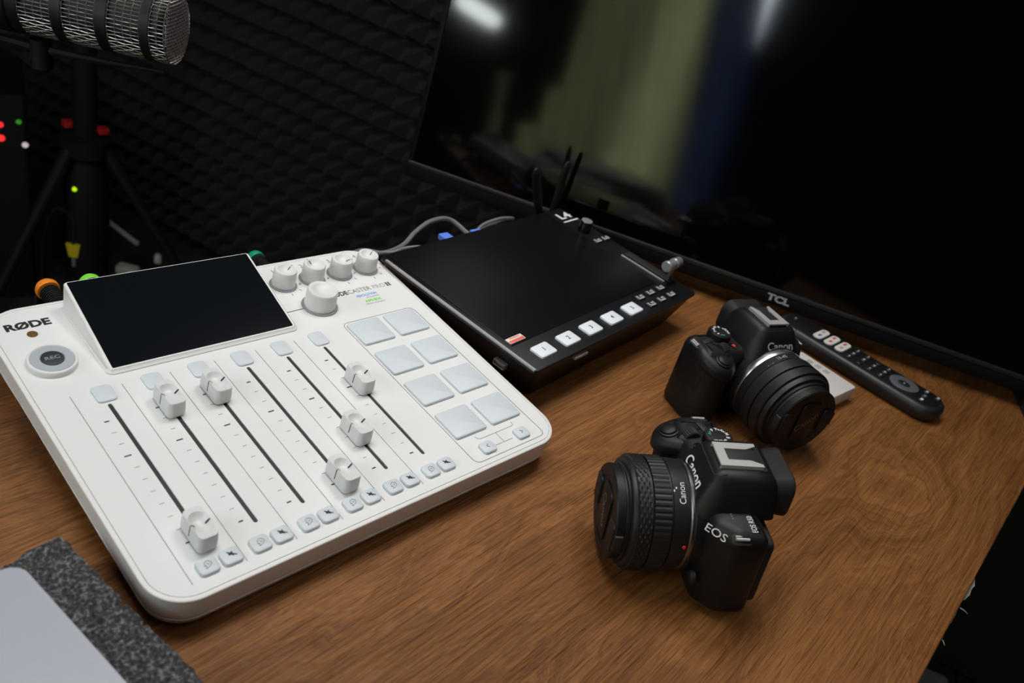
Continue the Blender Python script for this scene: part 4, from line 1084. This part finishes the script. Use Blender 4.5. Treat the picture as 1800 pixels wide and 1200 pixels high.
# ------------------------------------------------------------------ microphone on its stand (upper left)
MAX = Vector((0.6923, -0.7209, 0.0325)).normalized()
MC = Vector((0.2033, 0.329, 0.1691))
mic = thing('microphone', 'podcast microphone with silver mesh grille and black bands, upper left', 'microphone')
mic.matrix_world = basis(MC, MAX.cross(Vector((0, 0, 1))), Vector((0, 0, 1)).cross(MAX).cross(MAX) * -1) if False else Matrix.Translation(MC) @ MAX.to_track_quat('Z', 'Y').to_matrix().to_4x4()
MR = 0.0300
obj('capsule_core', lathe([(MR - 0.003, -0.150), (MR - 0.003, -0.002), (MR - 0.006, 0.001)], 32), BLACKM, mic)
def wire_band(z0, z1):
    bm = BM(); n = 57; rows = max(2, int(round((z1 - z0) / 0.0060)))
    for k in range(n):          # axial wires, woven
        a = 2 * PI * k / n; pts = []
        for q in range(rows * 2 + 1):
            z = z0 + (z1 - z0) * q / (rows * 2)
            rr_ = MR + (0.0006 * (1 if (q // 2 + k) % 2 else -1) if q % 2 == 0 else 0)
            pts.append((rr_ * math.cos(a), rr_ * math.sin(a), z))
        tube(pts, 0.00036, 4, bm, False)
    for q in range(rows + 1):
        z = z0 + (z1 - z0) * q / rows; pts = []
        for k in range(n * 2 + 1):
            a = PI * k / n; rr_ = MR + (0.0006 * (-1 if (k // 2 + q) % 2 else 1) if k % 2 == 0 else 0)
            pts.append((rr_ * math.cos(a), rr_ * math.sin(a), z))
        tube(pts, 0.00036, 4, bm, False)
    return bm
for z0, z1 in ((-0.1175, -0.0905), (-0.0805, -0.0535), (-0.0430, -0.0160), (-0.0075, 0.0050)):
    o = obj('mesh_grille', wire_band(z0, z1), WIRE, mic)
for z0, z1 in ((-0.0905, -0.0805), (-0.0535, -0.0430), (-0.0160, -0.0075), (-0.1275, -0.1175)):
    obj('band', lathe([(MR - 0.001, z0), (MR + 0.0012, z0 + 0.0006), (MR + 0.0012, z1 - 0.0006), (MR - 0.001, z1)], 48), BLACK, mic)
bm = BM()
def capz(r): return 0.0060 + 0.0030 * (1 - (r / MR) ** 2)
for ax in (0, 1):
    for k in range(-10, 11):
        c = k * 0.00285; hw = math.sqrt(max(MR * MR - c * c, 0))
        if hw < 0.003: continue
        pts = []
        for q in range(25):
            s = -hw + 2 * hw * q / 24
            p = (c, s) if ax == 0 else (s, c)
            pts.append((p[0], p[1], capz(math.hypot(*p)) + 0.0004 * (1 if (q + k + ax) % 2 else -1)))
        tube(pts, 0.00036, 4, bm, False)
obj('end_grille', bm, WIRE, mic)
obj('end_disc', lathe([(MR - 0.001, 0.0035), (MR * 0.6, 0.0058), (0.002, 0.0068)], 40), mat('grille_backing', (0.05, 0.045, 0.045), 0.8), mic)
obj('rear_body', lathe([(0.012, -0.215), (0.024, -0.211), (MR + 0.002, -0.190), (MR + 0.002, -0.129), (MR, -0.1275)], 40), BLACK, mic)
# yoke and stand hold the microphone (floor stand behind the desk)
sd = thing('microphone_stand', 'black tripod floor stand holding the mesh microphone', 'stand', (0.115, 0.640, FLOORZ))
A0 = Vector((0.115, 0.640, FLOORZ))
def rel(v): return Vector(v) - A0
under = Vector((0, 0, -1)); under = (under - MAX * under.dot(MAX)).normalized()
yk = [MC + MAX * (-0.005) + under * 0.040, MC + MAX * (-0.06) + under * 0.0425, MC + MAX * (-0.12) + under * 0.043, MC + MAX * (-0.175) + under * 0.040]
obj('yoke_bar', tube([rel(p) for p in yk], [0.0018, 0.0032, 0.0045, 0.005], 8), STANDB, sd)
obj('yoke_clamp', tube([rel(MC + MAX * (-0.115) + under * 0.0345), rel(MC + MAX * (-0.115) + under * 0.06)], 0.009, 12), STANDB, sd)
obj('boom_arm', tube([rel(MC + MAX * (-0.115) + under * 0.055), rel(Vector((0.130, 0.56, 0.100))), rel(Vector((0.115, 0.640, 0.085)))], 0.010, 10), STANDB, sd)
obj('pole', tube([(0, 0, 0.10), (0, 0, 0.84)], 0.013, 14), STANDB, sd)
obj('sleeve', tube([(0, 0, 0.32), (0, 0, 0.45)], 0.019, 14), STANDB, sd)
for k in range(3):
    a = 2 * PI * k / 3 + 0.9
    lg = obj('leg', tube([(0.015 * math.cos(a), 0.015 * math.sin(a), 0.36), (0.30 * math.cos(a), 0.30 * math.sin(a), 0.012)], 0.009, 10), STANDB, sd)
    obj('rubber_foot', tube([(0.285 * math.cos(a), 0.285 * math.sin(a), 0.026), (0.305 * math.cos(a), 0.305 * math.sin(a), 0.004)], 0.011, 10), BLACKR, lg)
    obj('brace', tube([(0, 0, 0.16), (0.17 * math.cos(a), 0.17 * math.sin(a), 0.166)], 0.005, 8), STANDB, sd)

# tripod with red collars further back
tp = thing('camera_tripod', 'black tripod with red collars standing in front of the foam wall', 'tripod', (0.5220, 1.338, FLOORZ))
obj('centre_column', tube([(0, 0, 0.18), (0, 0, 0.62)], 0.024, 16), STANDB, tp)
for s in (-1, 1):
    bm = BM(); box(-0.010, 0.010, -0.010, 0.010, 0, 0.014, bm, 0.002); obj('red_collar', bm, REDK, tp, (s * 0.034 * 0.76, -s * 0.034 * 0.65, 0.392))
obj('shoulder', lathe([(0.030, 0.33), (0.050, 0.345), (0.050, 0.378), (0.030, 0.385)], 24), STANDB, tp)
obj('lower_housing', lathe([(0.02, 0.05), (0.045, 0.06), (0.045, 0.30), (0.03, 0.335)], 20), STANDB, tp)
obj('status_led', lathe([(0.005, 0), (0.004, 0.003)], 14), LEDY, tp, (-0.0360, -0.0300, 0.276), (R(90), 0, R(-50)))
for k in range(3):
    a = 2 * PI * k / 3 + 1.36
    lg = obj('leg', tube([(0.04 * math.cos(a), 0.04 * math.sin(a), 0.355), (0.26 * math.cos(a), 0.26 * math.sin(a), 0.012)], [0.014, 0.009], 10), STANDB, tp)
    obj('rubber_foot', tube([(0.25 * math.cos(a), 0.25 * math.sin(a), 0.026), (0.265 * math.cos(a), 0.265 * math.sin(a), 0.004)], 0.012, 10), BLACKR, lg)

# equipment rack with leds at the far left edge
rk = thing('equipment_rack', 'dark equipment unit with red and green lights at the left edge', 'equipment rack', (0.329, 1.504, FLOORZ), (0, 0, R(-17)))
bm = BM(); slab(0.30, 0.24, 0.01, 0.0, 0.46, 0.004, 3, -0.022, 0, bm=bm); obj('case', bm, STANDB, rk)
def led(x, z, m, r=0.006): return obj('indicator_light', lathe([(r, 0), (r * 0.8, 0.003)], 14), m, rk, (x, -0.120, z), (R(90), 0, 0))
led(0.081, 0.400, LEDR, 0.006); led(0.081, 0.372, LEDR, 0.007); led(0.113, 0.408, LEDG, 0.005); led(0.122, 0.360, LEDW, 0.006)

# yellow tag, pale cable and small white things on the floor area
tg = thing('cable_tag', 'yellow plastic tag hanging in the dark behind the mixer', 'tag', (0.4530, 1.235, FLOORZ + 0.158))
bm = BM(); rings = [[(x * s, y, z) for x, y in ((-0.014, -0.003), (0.014, -0.003), (0.014, 0.003), (-0.014, 0.003))] for s, z in ((0.6, 0.0), (0.95, 0.026), (1.0, 0.030))]
loft(bm, rings); b = obj('plug_body', bm, YELLOW, tg, rot=(0, 0, R(-40)))
obj('pin', tube([(0, 0, -0.022), (0, 0, 0.001)], 0.004, 8), SILVER, tg)
obj('cord', tube(spline([(0, 0, 0.029), (0.004, 0.01, 0.08), (-0.02, 0.03, 0.10), (-0.04, 0.05, 0.02), (-0.05, 0.05, -0.154)], 8), 0.003, 6), STANDB, tg)
o = obj('white_cable', tube(spline([(0.693, 1.668, FLOORZ + 0.008), (0.696, 1.630, FLOORZ + 0.007), (0.703, 1.575, FLOORZ + 0.007), (0.711, 1.512, FLOORZ + 0.007)], 6), 0.0065, 8), CARTON)
tag(o, 'pale straight cable end lying on the floor by the foam wall', 'cable')
o = obj('white_adapter', slab(0.050, 0.030, 0.006, 0, 0.022, 0.004, 4), CARTON, None, (0.632, 1.385, FLOORZ + 0.0005), (0, 0, R(-50)))
tag(o, 'small whitish adapter on the dark floor behind the mixer screen', 'adapter')
o = obj('white_plug', lathe([(0.006, 0.0), (0.009, 0.001), (0.009, 0.018), (0.005, 0.024)], 16), CARTON, None, (0.721, 1.415, FLOORZ + 0.0005))
tag(o, 'tiny white plug on the dark floor behind the middle of the mixer screen', 'plug')
o = obj('floor_box', slab(0.10, 0.08, 0.008, 0, 0.03, 0.003, 4), mat('grey_floor_item', (0.26, 0.27, 0.28), 0.6), None, (1.255, -0.450, FLOORZ + 0.0005), (0, 0, R(25)))
tag(o, 'flat grey box on the floor below the front edge of the desk', 'box')
